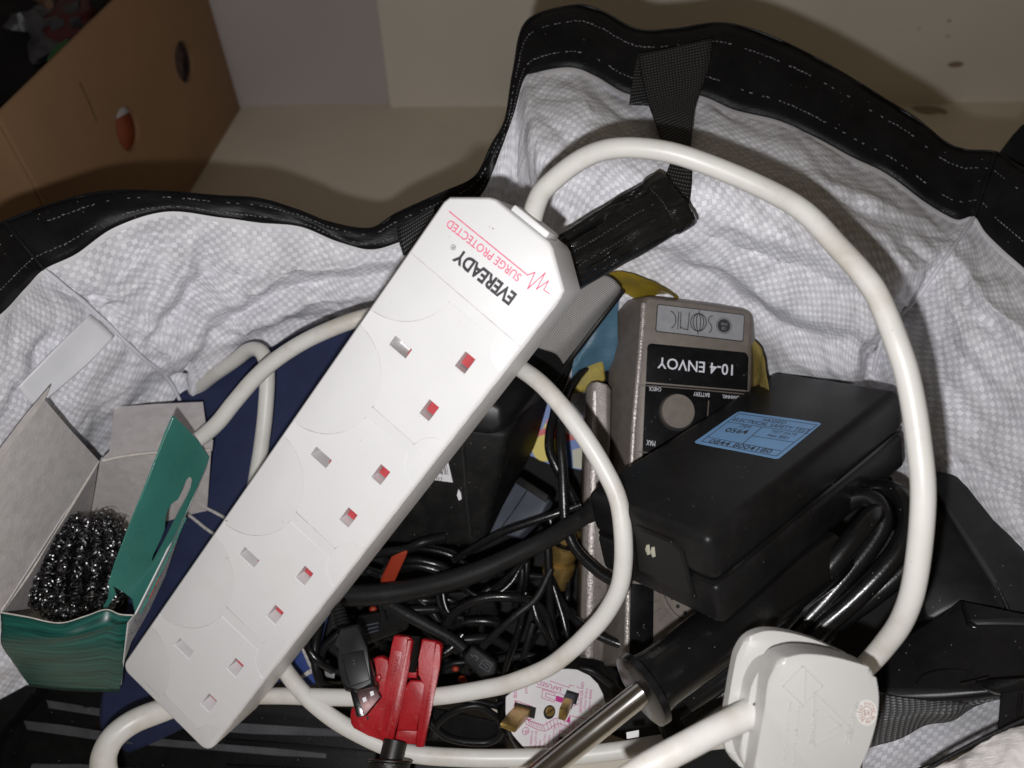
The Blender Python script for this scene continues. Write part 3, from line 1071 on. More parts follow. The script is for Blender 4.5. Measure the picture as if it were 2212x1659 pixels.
# turned edge of the trim along the rim
ed = [tuple(rim[j] + toC[j] * .0018) for j in range(0, len(rim), 2)]
tube('rim_dark_line', [(*e, .0022) for e in ed], M['trim_black'], bag, raw=True, sub=2, seg=6)

# stitched seams on the trim: short raised stitches
def stitches(name, path, mat, parent, pitch=.0021, fill=.7, w=.00045, h=.00045, gap=.30, seed=1):
    r = random.Random(seed)
    path = np.array(path)
    s = np.concatenate([[0], np.cumsum(np.linalg.norm(np.diff(path, axis=0), axis=1))])
    V, F = [], []
    t = 0
    miss = False
    while t < s[-1] - pitch:
        if r.random() < .12:
            miss = not miss
        if not (miss and r.random() < gap * 2):
            a = np.array([np.interp(t, s, path[:, k]) for k in range(3)])
            b = np.array([np.interp(t + pitch * fill * r.uniform(.6, 1.1), s, path[:, k]) for k in range(3)])
            c = nrm(CAM - a)
            d = nrm(b - a)
            n = np.cross(c, d) * w * r.uniform(.6, 1.3) / 1
            a = a + n * r.uniform(-.6, .6)
            bs = len(V)
            for q, hh in ((a, 0), (b, 0)):
                V += [q + n * .5, q - n * .5]
            m = (a + b) / 2 + c * h
            V += [m + n * .4, m - n * .4]
            F += [(bs, bs + 4, bs + 5, bs + 1), (bs + 4, bs + 2, bs + 3, bs + 5), (bs, bs + 2, bs + 4), (bs + 1, bs + 5, bs + 3)]
        t += pitch
    o = mk(name, V, F, mat, parent, smooth=False)
    return tag(o, kind='stuff')


for k, t in ((0, 2), (1, 6)):
    stitches('stitching', Gt[t] + toC * .0010, M['stitch'], bag, seed=3 + k)

for ci in (3, 31):
    pth = [tuple(Gt[r][ci * SUBU] + toC[ci * SUBU] * .0008) for r in range(9)]
    tube('trim_seam', [(*p, .0022) for p in pth], M['trim_black'], bag, raw=True, seg=8, sub=3)
# corner seams of the lining: folded ridges
for ci, nm in ((3, 0), (31, 1)):
    pts = [tuple(p + nrm(CAM - p) * .002) for p in G[22:100:6, ci * SUBU]]
    tube('corner_seam', [(*p, .0017 + .0006 * (i_ % 2)) for i_, p in enumerate(pts)], M['weave'], bag, raw=True, seg=8, sub=3)

# sewn-in maker's tag on the left wall with faint print showing through from behind
tagrows = [[(195, 678, .3365), (222, 702, .3400), (247, 727, .3440)], [(118, 754, .3190), (150, 780, .3270), (186, 790, .3340)], [(40, 835, .3080), (58, 862, .3140), (80, 880, .3200)]]
tg = sheet('maker_tag', [[(x, y, d * .992) for x, y, d in r] for r in tagrows], M['tag_white'], bag, sub=5, thick=.0004)
FTG = frame3((72, 855, .3150), (215, 728, .3375), (60, 800, .3140))
text('lettering', 'Made in Vietnam', Frame(FTG(0, 0, 1.0), -FTG.X, FTG.Y), -26, 3, 3.6, M['print_grey'], bag, z=.5)

# handle: webbing sewn to the trim, twisting down to a padded black grip
def ribbon(name, left, right, mat, parent, sub=8, thick=.0012, across=8):
    Lp = np.array(smooth_poly([P(*p) for p in left], sub, closed=False))
    Rp = np.array(smooth_poly([P(*p) for p in right], sub, closed=False))
    G = np.array([Lp * (1 - t) + Rp * t for t in np.linspace(0, 1, across)]).transpose(1, 0, 2)
    return surf(name, G, mat, parent, thick=thick)


ribbon('handle_strap', [(1379, 122, .3585), (1386, 160, .352), (1398, 215, .342), (1412, 255, .332), (1426, 300, .326), (1440, 335, .322), (1452, 360, .318)],
       [(1538, 85, .3585), (1532, 140, .352), (1510, 205, .342), (1498, 250, .332), (1494, 300, .324), (1490, 340, .320), (1486, 370, .316)], M['webbing'], bag)
ribbon('handle_strap', [(1378, 118, .3610), (1368, 160, .3545), (1359, 225, .3485)], [(1440, 110, .3610), (1430, 160, .3545), (1402, 227, .3485)], M['webbing'], bag)
ribbon('handle_strap', [(1452, 345, .318), (1440, 372, .314), (1432, 400, .310)], [(1493, 345, .316), (1494, 390, .313), (1488, 440, .309)], M['webbing'], bag)
ribbon('handle_strap', [(858, 492, .362), (862, 520, .360), (872, 552, .359)], [(940, 445, .359), (935, 490, .357), (925, 540, .356)], M['webbing'], bag)

GA, GB = P(1215, 575, .302), P(1446, 438, .306)
gx = nrm(GB - GA)
gside = nrm(P(1380, 395, .312) - P(1447, 505, .304))
FG = Frame(GA, gx, gside)
gl = np.linalg.norm(GB - GA) * 1000
bm = bmesh.new()
NS, NR = 48, 72
rings = []
for i in range(NS + 1):
    t = i / NS
    x = -8 + (gl + 12) * t
    end = 1.0 if t < .86 else 1.04
    ring = []
    for k in range(NR):
        a = 2 * math.pi * k / NR
        y = math.copysign(abs(math.cos(a)) ** .75, math.cos(a)) * (11.6 + 1.9 * t) * end
        z = math.copysign(abs(math.sin(a)) ** .9, math.sin(a)) * 7.6
        q = Vector((x * .06, y * .35, z * .2 + 2))
        z += 1.5 * noise.fractal(q, 1, 2, 4) + .55 * math.sin(y * 1.9 + noise.noise(Vector((x * .05, 0, 0))) * 2.0) * (1 if .05 < t < .84 else 0)
        if .85 < t < .87:
            z *= .90
        if t > .985:
            z *= .55
            y *= .97
        ring.append(bm.verts.new((x, y, z)))
    rings.append(ring)
for a_, b_ in zip(rings, rings[1:]):
    for k in range(NR):
        bm.faces.new((a_[k], a_[(k + 1) % NR], b_[(k + 1) % NR], b_[k]))
bm.faces.new(rings[0][::-1])
bm.faces.new(rings[-1])
bm_world(bm, FG)
grip = from_bm('handle_grip', bm, M['grip_black'], bag, sharp=70)
for yy, zz, x0, x1, sd in ((7.4, 6.4, 2, gl - 12, 1), (-.5, 8.2, 4, gl - 8, 2), (-6.3, 7.2, 4, gl - 8, 3)):
    pth = [FG(x, yy + .5 * noise.noise(Vector((x * .1, yy, 0))), zz) for x in np.linspace(x0, x1, 60)]
    stitches('stitching', pth, M['stitch_black'], grip, pitch=.0014, seed=sd, w=.0006, h=.0005, gap=0.1)
pth = [FG(gl - 5.5, y, 8.0 - .022 * y * y) for y in np.linspace(-9, 9, 40)]
stitches('stitching', pth, M['stitch_black'], grip, pitch=.0014, seed=9, w=.0006, gap=.1)

# near right corner of the bag: inside of the front wall and its pale crumpled rim
fr_rows = [[(1820, 1720, .30), (1960, 1665, .295), (2080, 1625, .285), (2180, 1580, .275), (2300, 1520, .268)],
           [(1850, 1600, .315), (1960, 1570, .310), (2070, 1540, .302), (2170, 1500, .295), (2300, 1450, .285)],
           [(1860, 1480, .325), (1970, 1460, .322), (2080, 1430, .318), (2180, 1400, .312), (2300, 1350, .30)]]


def small_disp(u, v, p):
    q = Vector((u, v, 2.2))
    return noise.noise(q * 30) * .0018 + noise.fractal(q * 90, 1, 2, 3) * .0008


surf('lining', np.array([smooth_poly([P(*p) for p in r], 10, closed=False) for r in np.array(fr_rows)]).transpose(1, 0, 2) if False else
     np.array([smooth_poly(list(c), 14, closed=False) for c in np.array([smooth_poly([P(*p) for p in r], 10, closed=False) for r in fr_rows]).transpose(1, 0, 2)]).transpose(1, 0, 2),
     M['weave'], bag, disp=small_disp)
rim2 = [(1985, 1690, .252), (2040, 1655, .250), (2100, 1622, .247), (2160, 1592, .244), (2230, 1560, .240)]
tube('rim_dark_line', [(x - 8, y - 10, d, 9) for x, y, d in rim2], M['trim_black'], bag, seg=8)  # black strip paints the shaded border of this pale rim
rr = [[(x, y, d) for x, y, d in rim2], [(x + 40, y + 40, d - .006) for x, y, d in rim2], [(x + 80, y + 110, d - .012) for x, y, d in rim2]]


def crum(u, v, p):
    q = Vector((u, v, 7.7))
    return noise.fractal(q * 60, 1, 2, 5) * .004 + (1 - abs(noise.noise(q * 45))) ** 3 * .003


surf('rim_lining', np.array([smooth_poly(list(c), 14, closed=False) for c in np.array([smooth_poly([P(*p) for p in r], 12, closed=False) for r in rr]).transpose(1, 0, 2)]).transpose(1, 0, 2), M['white_crumple'], bag, disp=crum)
# trim of the right wall folding up beyond the corner
prism('trim_fold', Frame(P(2160, 330, .352), RT, UP), [(0, 0), (6, 8), (11, 13.5), (13, 10), (30, -4), (30, -20), (6, -6)], -1, .6, M['trim_black'], bag, .4)
# bag outside and base, so that the bag also closes from the side
outer = np.array([rim - toC * .001, *[np.stack([rim[:, 0] * (1 + .02 * k), rim[:, 1] * (1 + .03 * k) + .01 * k, rim[:, 2] * (1 - k / 5) + .003 * k / 5], 1) for k in range(1, 6)]])
surf('outer_wall', outer, M['trim_black'], bag)


# ================================================================== THE EXTENSION LEAD
# pose of the strip solved from the twelve pin holes (22.2 mm pin spacing)
sR = np.array([[.59470584, .75870034, .26589239], [-.75947863, .63866466, -.12369184], [-.26366111, -.12837932, .95603429]])
sT = np.array([-31.4226, -6.1392, 265.0227]) / 1000
SF = Frame(CAM + camdir(*sT), camdir(*sR[:, 1]), camdir(*sR[:, 0]))      # X across, Y along to the cable end, Z to the camera
SP = 53.817
lead = thing('extension_lead', 'white four socket extension lead with surge protected print lying across the bag', 'extension lead', SF(-2, -65, -34))
out = []
for cx_, cy_, r, a0, a1 in ((19.3, -188.2, 4.5, 270, 360), ):
    pass
body_outline = [(-24.6, -192.8), (19.4, -192.8)]
body_outline += [(19.4 + 4.5 * math.sin(math.radians(a)), -188.3 - 4.5 * math.cos(math.radians(a))) for a in (22, 45, 68, 90)]
body_outline += [(23.9, 49.5), (23.3, 52.3), (11.3, 61.0), (9.0, 61.9), (-14.2, 61.9), (-16.6, 61.0), (-28.2, 52.6), (-29.1, 50.0)]
body_outline += [(-24.6 - 4.5 * math.cos(math.radians(a)), -188.3 - 4.5 * math.sin(math.radians(a))) for a in (0, 22, 45, 68)]
bm = prism_bm(body_outline, -31, 0, 1.7, 3)
bm_world(bm, SF)
body = from_bm('strip_body', bm, M['white_plastic'], lead)
plate_out = []
for i in range(7):
    a = math.radians(180 - 90 * i / 6 * .92 - 4)
    plate_out.append((23.2 + 9.0 * math.cos(a), -25.4 + 9.0 * math.sin(a)))
plate_out = [(13.6, -24.4)] + [(x, y) for x, y in plate_out if x < 23.0] + [(23.0, -16.2)]
plate_out = plate_out + [(x, -y) for x, y in plate_out[::-1]]
arc = []
for i in range(15):
    a = math.radians(-2 - 82 * i / 14)
    arc.append((-29.4 + 23.2 * math.cos(a), 26.6 + 23.2 * math.sin(a)))
arc = [(x, y) for x, y in arc if y < 24.4 and x > -28.2]
plate_out += [(-6.4, 24.4)] + arc + [(-28.2, 3.5), (-28.2, -3.5)] + [(x, -y) for x, y in arc[::-1]] + [(-6.4, -24.4)]
SLOTS = (('E', -11.1, 0.0, 8.0, 4.2), ('L', 11.1, 11.1, 4.6, 6.6), ('N', 11.1, -11.1, 4.6, 6.6))
cut_body, plates = [], []
for k in range(4):
    fk = SF.moved(0, -SP * k)
    for nm, x, y, w, h in SLOTS:
        bmc = rbox_bm(x - w / 2, x + w / 2, y - h / 2, y + h / 2, -9.5, 3, 0)
        bm_world(bmc, fk)
        cut_body.append(bmc)
    # plain thumb mould line groove beside the last socket
boolean(body, cut_body)
for k in range(4):
    fk = SF.moved(0, -SP * k)
    bm = prism_bm(plate_out, -.05, .22, .15, 1)
    bm_world(bm, fk)
    pl = from_bm('socket_plate', bm, M['plate_white'], body)
    cc = []
    for nm, x, y, w, h in SLOTS:
        # tapered mouth
        bmc = bmesh.new()
        lo = [bmc.verts.new((x + sx * (w / 2 + .0), y + sy * (h / 2 + .0), -1.2)) for sx, sy in ((-1, -1), (1, -1), (1, 1), (-1, 1))]
        hi = [bmc.verts.new((x + sx * (w / 2 + .45), y + sy * (h / 2 + .45), .35)) for sx, sy in ((-1, -1), (1, -1), (1, 1), (-1, 1))]
        bmc.faces.new(lo[::-1])
        bmc.faces.new(hi)
        for i in range(4):
            bmc.faces.new((lo[i], lo[(i + 1) % 4], hi[(i + 1) % 4], hi[i]))
        bm_world(bmc, fk)
        cc.append(bmc)
    boolean(pl, cc)
    gp = plate_out + [plate_out[0]]
    left = [p for p in arc]
    lines('mould_line', fk, [[(-6.4, 24.7)] + [(x + .1, y + .15) for x, y in arc], [(-6.4, -24.7)] + [(x + .1, -y - .15) for x, y in arc], [(-6.6, -24.6), (13.6, -24.6)] + [(x, y - .2) for x, y in plate_out[1:7]]], .28, M['groove'], body, z=.06)
    for nm, x, y, w, h in SLOTS:
        if nm == 'E':
            rbox('earth_contact', fk, x - 1.5, x + w / 2, y + .9, y + h / 2, -9.3, -3.4, M['brass_dull'], body, 0)
            rbox('pin_shutter', fk, x + 2.2, x + w / 2, y - h / 2, y + .6, -9.3, -4.6, M['shutter_red'], body, 0)
        else:
            # red shutter fills the well towards the cable end; a white step lies beside it
            rbox('pin_shutter', fk, x - w / 2 + .2, x + w / 2, y - h / 2 + .8, y + h / 2, -9.3, -5.2, M['shutter_red'], body, 0)
lines('mould_line', SF, [[(-28.4, 29.0), (23.2, 28.2)]], .25, M['groove'], body, z=.03)
lines('mould_line', SF, [[(-16.5, -188.7), (-7.5, -188.7), (-7, -189.2), (-7, -191.2), (-16.8, -191.2), (-17, -190.5), (-17, -189.2), (-16.5, -188.7)]], .22, M['groove'], body, z=.03)
lines('mould_line', SF.moved(0, 0), [[(23.85, 48), (23.85, -188)]], .25, M['groove'], body, z=-1.3)
# print
TF = Frame(SF(0, 0, 0), -SF.X, -SF.Y)             # text reads upside down in the picture
def zs(x, y):
    return ((1600 + x * 800 / 2212) * .553, (700 + y * 600 / 1659) * .553)


textfit('lettering', 'EVEREADY', SF, zs(1166, 1252), zs(560, 762), zs(1072, 1366), M['print_black'], body, z=.03, bold=.26)
textfit('lettering', 'SURGE PROTECTED', SF, zs(1218, 1040), zs(440, 432), zs(1168, 1118), M['print_pink'], body, z=.03, bold=.03)
text('lettering', '®', TF, 15.6, -40.9, 2.6, M['print_black'], body, sx=1, thick=.02)
lines('print_line', SF, [[(-25, 48.7), (10.1, 48.7), (11.6, 51), (13.0, 45.1), (14.5, 53.1), (15.5, 46.9), (17.0, 51.7), (17.6, 48.3), (20.1, 48.5)]], .42, M['print_pink'], body, z=.04, thick=.02)
# brown specks of dirt stuck on the face
for (px_, py_), r in (((884, 1.5), .1),):
    pass
specks = [(195, 190, .42), (272, 815, .42), (205, 1000, .30), (150, 345, .25), (1405, 215, .2), (1750, 868, .18), (452, 890, .2), (520, 1035, .2)]
V, F = [], []
def speck(fr, x, y, r, z=.03):
    b = len(V)
    n = 7
    for i in range(n):
        a = 2 * math.pi * i / n
        k = r * rnd.uniform(.7, 1.2)
        V.append(fr(x + k * math.cos(a), y + k * math.sin(a), z))
    V.append(fr(x, y, z + r * .4))
    for i in range(n):
        F.append((b + i, b + (i + 1) % n, b + n))
for zx, zy, r in specks:
    qx, qy = SF.px((850 + zx / 5.53) * .553, (2000 + zy / 5.53) * .553)
    speck(SF, qx, qy, r, .03)
for vx, vy, r in ((1065, 494, .3), (1058, 490, .2), (971, 512, .18), (1024, 1558, .22), (471, 1558, .45), (1101, 583, .15), (605, 1206, .15), (693, 1094, .15)):
    qx, qy = SF.px(vx, vy)
    if -28 < qx < 23 and -190 < qy < 60:
        speck(SF, qx, qy, r, .03)
r2 = random.Random(11)
for i in range(90):
    speck(SF, r2.uniform(-28, 23), r2.uniform(-190, 58), r2.uniform(.05, .13), .24)
o = mk('dirt_specks', V, F, M['dirt'], body, smooth=False)
tag(o, kind='stuff')
# cable collar
bm = rbox_bm(-8.9, 7.0, 61.5, 64.2, -19, -3.0, .8, 2)
bm_world(bm, SF)
from_bm('cable_collar', bm, M['white_plastic'], lead)
# mains cable, from the collar through the loop to the plug and round under the strip
cs = SF(-1.0, 60, -10)
cst = SF(-1.0, 72, -10)


def inv(p):
    q = np.array(p) - CAM
    d = q @ FW
    return (CX + FPX * (q @ RT) / d, CY - FPX * (q @ UP) / d, d)


loopA = [inv(cs), (1158, 441, .2612), (1182, 402, .2630), (1256, 344, .2645), (1331, 320, .266), (1431, 326, .266), (1531, 356, .264), (1659, 411, .258), (1740, 460, .252), (1809, 532, .246),
         (1860, 588, .241), (1896, 640, .238), (1939, 745, .234), (1964, 829, .233), (1984, 950, .232), (1994, 1080, .232), (1978, 1244, .238), (1951, 1334, .246), (1909, 1396, .256), (1860, 1450, .268),
         (1790, 1520, .292), (1690, 1575, .306), (1543, 1599, .314), (1431, 1607, .317), (1356, 1619, .318), (1250, 1632, .3185), (1156, 1637, .319), (1003, 1637, .320), (875, 1625, .322), (778, 1586, .3255), (703, 1540, .330),
         (640, 1480, .336), (590, 1400, .345), (555, 1280, .357), (540, 1130, .365), (552, 1040, .366), (565, 960, .365), (574, 880, .364), (577, 800, .365), (566, 762, .367), (540, 755, .372), (505, 780, .379), (455, 815, .388), (420, 845, .396)]
tube('mains_cable', loopA, M['cable_white'], lead, dia=.00735, seg=20)
loopE = [(390, 980, .350), (462, 922, .345), (505, 870, .343), (550, 818, .341), (603, 772, .338), (678, 727, .334), (778, 688, .331), (850, 680, .335), (960, 700, .338), (1060, 750, .325), (1110, 786, .312), (1165, 826, .300), (1215, 880, .293), (1266, 949, .289), (1306, 1015, .287), (1335, 1079, .286), (1346, 1154, .286),
         (1346, 1221, .288), (1336, 1274, .291), (1306, 1328, .295), (1268, 1371, .299), (1231, 1406, .303), (1181, 1443, .308), (1106, 1474, .312), (1053, 1487, .316), (953, 1503, .320), (860, 1508, .325), (753, 1507, .330), (678, 1505, .334), (590, 1503, .341), (480, 1507, .345),
         (400, 1519, .338, 46), (340, 1538, .330, 50), (290, 1558, .324, 51), (250, 1587, .320, 52), (228, 1622, .318, 53), (224, 1660, .317, 53), (240, 1720, .317, 53)]
tube('mains_cable', loopE, M['cable_white'], lead, dia=.0073, seg=20)

# moulded plug at the lower right
PF = Frame(P(1770, 1540, .225), RT + FW * .03, UP + FW * .02)
plug = rbox('mains_plug', PF, -3, 3, -3, 3, -14, -8, M['plug_white'], lead, .5)
cover = [(1636, 1620), (1651, 1538), (1657, 1484), (1664, 1460), (1683, 1430), (1705, 1419), (1737, 1413), (1781, 1416), (1824, 1425), (1868, 1438), (1887, 1449), (1894, 1473), (1898, 1506), (1896, 1540), (1889, 1575), (1876, 1618), (1859, 1655), (1835, 1705), (1780, 1745), (1680, 1745), (1632, 1700)]
cov = [tuple(p) for p in smooth_poly([PF.px(*q) for q in cover[::-1]], 3)]
prism('plug_cover', PF, cov, -10, 0, M['plug_white'], plug, 1.6, 4, sharp=50)
P2 = PF.moved(0, 0, -9)
mid = [(1601, 1640), (1603, 1581), (1616, 1503), (1623, 1474), (1640, 1444), (1660, 1430), (1690, 1424), (1760, 1424), (1840, 1450), (1870, 1500), (1865, 1600), (1820, 1700), (1660, 1700)]
prism('plug_body', PF, [tuple(p) for p in smooth_poly([P2.px(*q) for q in mid[::-1]], 3)], -17, -8, M['plug_white'], plug, 1.2, 3, sharp=50)
P3 = PF.moved(0, 0, -16)
flange = [(1562, 1592), (1567, 1552), (1573, 1512), (1586, 1438), (1594, 1408), (1612, 1380), (1640, 1365), (1672, 1362), (1716, 1369), (1759, 1382), (1802, 1401), (1846, 1425), (1872, 1480), (1860, 1600), (1790, 1680), (1660, 1690), (1607, 1660), (1577, 1636)]
prism('plug_flange', PF, [tuple(p) for p in smooth_poly([P3.px(*q) for q in flange[::-1]], 3)], -20, -15.6, M['plug_white'], plug, 1.6, 3, sharp=50)
# cord entering the side of the plug body
cordB = [(1672, 1516, .2385, 60), (1640, 1530, .2365, 60), (1600, 1550, .233, 60), (1540, 1580, .229, 59), (1480, 1612, .226, 59), (1400, 1655, .224, 58), (1330, 1700, .223, 58)]
tube('mains_cable', cordB, M['cable_white'], lead, seg=20)
hx, hy = P2.px(1640, 1548)
prism('cord_hole', PF, circle(hx, hy + .4, 3.6, 20, 5.2), -9, -7.6, M['dark_hole'], plug)
RD = Frame(PF(0, 0, 0), -PF.Y, PF.X)              # moulded text reads downwards
textfit('lettering', 'FUSED', PF, (1844, 1513), (1824, 1609), (1856, 1515), M['plug_white'], plug, z=.06, thick=.22)
textfit('lettering', 'LAINE', PF, (1757, 1531), (1746, 1604), (1768, 1533), M['plug_white'], plug, z=.06, thick=.18)
textfit('lettering', 'Approved by ASTA', PF, (1726, 1512), (1707, 1665), (1732, 1513), M['plug_white'], plug, z=.05, thick=.14)
textfit('lettering', 'BS 1363/A No', PF, (1704, 1514), (1690, 1655), (1710, 1515), M['plug_white'], plug, z=.05, thick=.14)
x, y = PF.px(1733, 1482)
lines('moulded_mark', PF, [[(x - 6, y), (x, y + 6), (x + 6, y), (x, y - 6), (x - 6, y)], [(x + 1, y + 4.5), (x + .5, y - 4.5)]], .4, M['plug_white'], plug, z=.28, thick=.4)
x, y = PF.px(1780, 1560)
lines('moulded_mark', PF, [[(x - 3, y + 9), (x + 8, y - 2), (x - 3, y - 7), (x - 3, y + 9)], [(x + 1, y + 2), (x + 5, y - 1), (x + 1, y - 3)]], .4, M['plug_white'], plug, z=.26, thick=.4)
# round red test stamp
x, y = PF.px(1872, 1539)
SFm = PF.moved(x, y)
plate('stamp_label', SFm, circle(0, 0, 3.15, 30, 3.9), .10, M['cable_white'], plug, .09)
ring = circle(0, 0, 1.55, 24, 1.9)
lines('stamp_ring', SFm, [ring + [ring[0]]], .17, M['print_brown'], plug, z=.14)
for i, ch in enumerate('FITTED WITH BS1362 '):
    a = math.radians(100 - i * 360 / 19)
    if ch != ' ':
        text('lettering', ch, SFm.moved(1.95 * math.cos(a), 2.4 * math.sin(a), 0, a - math.pi / 2), 0, 0, 1.05, M['print_brown'], plug, align='CENTER', bold=.03, thick=.01, z=.14)
text('lettering', '13A', SFm.moved(0, 0, 0, -1.4), 0, .15, 1.0, M['print_brown'], plug, align='CENTER', bold=.02, thick=.01, z=.14)
text('lettering', 'FUSE', SFm.moved(0, 0, 0, -1.4), 0, -.95, .9, M['print_brown'], plug, align='CENTER', bold=.02, thick=.01, z=.14)


# ================================================================== WHAT IS IN THE BAG
def hull(name, pts, mat, parent=None, bev=.001, seg=3, angle=12):
    """solid from world points: convex hull with rounded edges"""
    bm = bmesh.new()
    for p in pts:
        bm.verts.new([float(v) for v in p])
    r = bmesh.ops.convex_hull(bm, input=bm.verts[:])
    bmesh.ops.delete(bm, geom=[g for g in r['geom_interior'] if isinstance(g, bmesh.types.BMVert)], context='VERTS')
    bmesh.ops.dissolve_limit(bm, angle_limit=math.radians(angle), verts=bm.verts[:], edges=bm.edges[:])
    if bev:
        bmesh.ops.bevel(bm, geom=[e for e in bm.edges if len(e.link_faces) == 2 and e.calc_face_angle() > math.radians(15)], offset=bev, segments=seg, profile=.5, affect='EDGES', clamp_overlap=True)
    return from_bm(name, bm, mat, parent, sharp=40)


def back(pts, dz):
    """the same measured points pushed away from the camera"""
    return [p - nrm(CAM - p) * dz for p in pts]


# ------------------------------------------------------------------ added black sheet that darkens the gaps like deep shade
def shade_sheet_disp(u, v, p):
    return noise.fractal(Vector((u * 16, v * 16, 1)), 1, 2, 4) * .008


o = sheet('shade_sheet', [[(150, 880, .43), (500, 840, .42), (900, 760, .415), (1300, 700, .405), (1700, 760, .395), (2050, 950, .375)],
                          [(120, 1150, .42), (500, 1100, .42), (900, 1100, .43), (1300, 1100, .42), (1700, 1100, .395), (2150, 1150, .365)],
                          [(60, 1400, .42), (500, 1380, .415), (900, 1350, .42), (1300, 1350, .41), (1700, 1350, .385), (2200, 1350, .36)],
                          [(-150, 1750, .405), (500, 1750, .40), (900, 1750, .40), (1300, 1750, .39), (1700, 1750, .37), (2150, 1600, .345)]], M['gap_shade'], None, sub=8, disp=shade_sheet_disp)
tag(o, 'added black sheet standing in for the shade beneath the cables', 'shade sheet')

# ------------------------------------------------------------------ navy fabric item with white braid
def navy_disp(u, v, p):
    return noise.noise(Vector((u * 22, v * 22, 8))) * .0015


navy = thing('navy_case', 'navy blue fabric case with white braid lying under the socket strip', 'case', P(520, 1150, .385))
sheet('cover', [[(300, 900, .398), (420, 835, .395), (560, 765, .392), (700, 700, .390), (860, 660, .388)],
                [(330, 1080, .388), (430, 1010, .384), (560, 940, .382), (700, 880, .382), (860, 840, .384)],
                [(280, 1300, .385), (380, 1240, .380), (520, 1170, .378), (660, 1100, .380), (800, 1060, .384)],
                [(220, 1530, .388), (330, 1450, .380), (470, 1380, .374), (600, 1330, .374), (720, 1300, .380)],
                [(240, 1640, .392), (380, 1580, .380), (500, 1520, .374), (610, 1470, .372), (690, 1400, .374)]], M['navy_fabric'], navy, sub=8, disp=navy_disp, thick=.003)
for pts in ([(412, 1082, .3775), (440, 1095, .3765), (470, 1110, .376), (505, 1130, .376)], [(395, 1104, .378), (420, 1122, .3768), (445, 1142, .376), (480, 1165, .376)]):
    tube('braid', pts, M['white_braid'], navy, dia=.0016, seg=8)
bc = thing('blue_card', 'small blue card with a rough white stripe beside the socket strip', 'card', P(655, 1450, .37))
hull('card', [P(*q) for q in ((628, 1440, .366), (652, 1400, .366), (668, 1435, .365), (684, 1462, .365), (683, 1480, .365), (655, 1484, .366))] + back([P(*q) for q in ((628, 1440, .37), (652, 1400, .37), (683, 1478, .37), (655, 1484, .37))], .002), M['blue_card'], bc, .0008)
tube('stripe', [(640, 1468, .364, 9), (655, 1460, .3635, 8), (668, 1452, .3635, 10), (678, 1447, .3635, 10)], M['white_braid'], bc, seg=8, flat=.4)
tube('stripe', [(653, 1401, .365, 5), (661, 1418, .3645, 6), (670, 1438, .364, 6), (680, 1449, .3635, 7)], M['white_braid'], bc, seg=8, flat=.4)

# ------------------------------------------------------------------ green carton with the steel scourer
gb = thing('scourer_box', 'small green and grey cardboard box torn open in the lower left', 'box', P(160, 1440, .37))
BK = dict(bl=(3, 1322, .312), fr=(288, 1326, .318), br=(452, 990, .352), bk=(216, 995, .350))


def card(name, pts, mat, parent, thick=.0006, sub=0, edge=True):
    """flat or gently bent board from measured outline points"""
    W = [P(*q) for q in pts]
    c = sum(W) / len(W)
    nn_ = np.linalg.svd(np.array(W) - c)[2][2]
    W = [CAM + (w - CAM) * ((nn_ @ (c - CAM)) / (nn_ @ (w - CAM))) for w in W]
    bm = bmesh.new()
    vs = [bm.verts.new(w.tolist()) for w in W]
    bm.faces.new(vs)
    bmesh.ops.triangulate(bm, faces=bm.faces[:])
    bmesh.ops.recalc_face_normals(bm, faces=bm.faces[:])
    n = sum((f.normal * f.calc_area() for f in bm.faces), Vector())
    if n.dot(Vector((CAM - c).tolist())) < 0:
        bmesh.ops.reverse_faces(bm, faces=bm.faces[:])
    r = bmesh.ops.extrude_face_region(bm, geom=bm.faces[:])
    n.normalize()
    if n.dot(Vector((CAM - c).tolist())) < 0:
        n.negate()
    for g in r['geom']:
        if isinstance(g, bmesh.types.BMVert):
            g.co -= n * thick
    return from_bm(name, bm, mat, parent, smooth=False)


# left flap, standing open towards the left
lf_out = [(97, 864, .300), (150, 926, .3255), (213, 995, .350), (120, 1142, .334), (62, 1240, .323), (4, 1321, .312), (-90, 1300, .288), (-110, 1160, .283), (0, 992, .292)]
card('flap', lf_out, M['grey_board'], gb)
card('tuck_edge', [(97, 864, .300), (107, 838, .300), (60, 893, .295), (0, 972, .290), (-110, 1135, .282), (-110, 1160, .283), (0, 992, .292)], M['grey_board'], gb)
tube('folded_edge', [(213, 996, .3495, 5), (160, 1083, .340, 7), (110, 1160, .332, 8), (60, 1242, .3225, 9), (4, 1319, .312, 9)], M['board_edge'], gb, seg=8)
# back flap
card('flap', [(218, 993, .350), (236, 975, .352), (247, 879, .372), (330, 873, .373), (438, 868, .374), (447, 936, .360), (460, 950, .357), (458, 972, .352), (340, 977, .351)], M['grey_board'], gb)
tube('folded_edge', [(222, 995, .3495, 8), (270, 985, .3505, 7), (340, 977, .3508, 6), (456, 972, .3518, 6)], M['board_edge'], gb, seg=8)
# inside walls of the box
card('inner_wall', [(216, 996, .350), (340, 978, .351), (456, 974, .352), (440, 1200, .405), (320, 1260, .410), (185, 1180, .400)], M['grey_board'], gb)
card('inner_wall', [(213, 997, .349), (4, 1322, .3115), (40, 1440, .372), (185, 1180, .400)], M['grey_board'], gb)
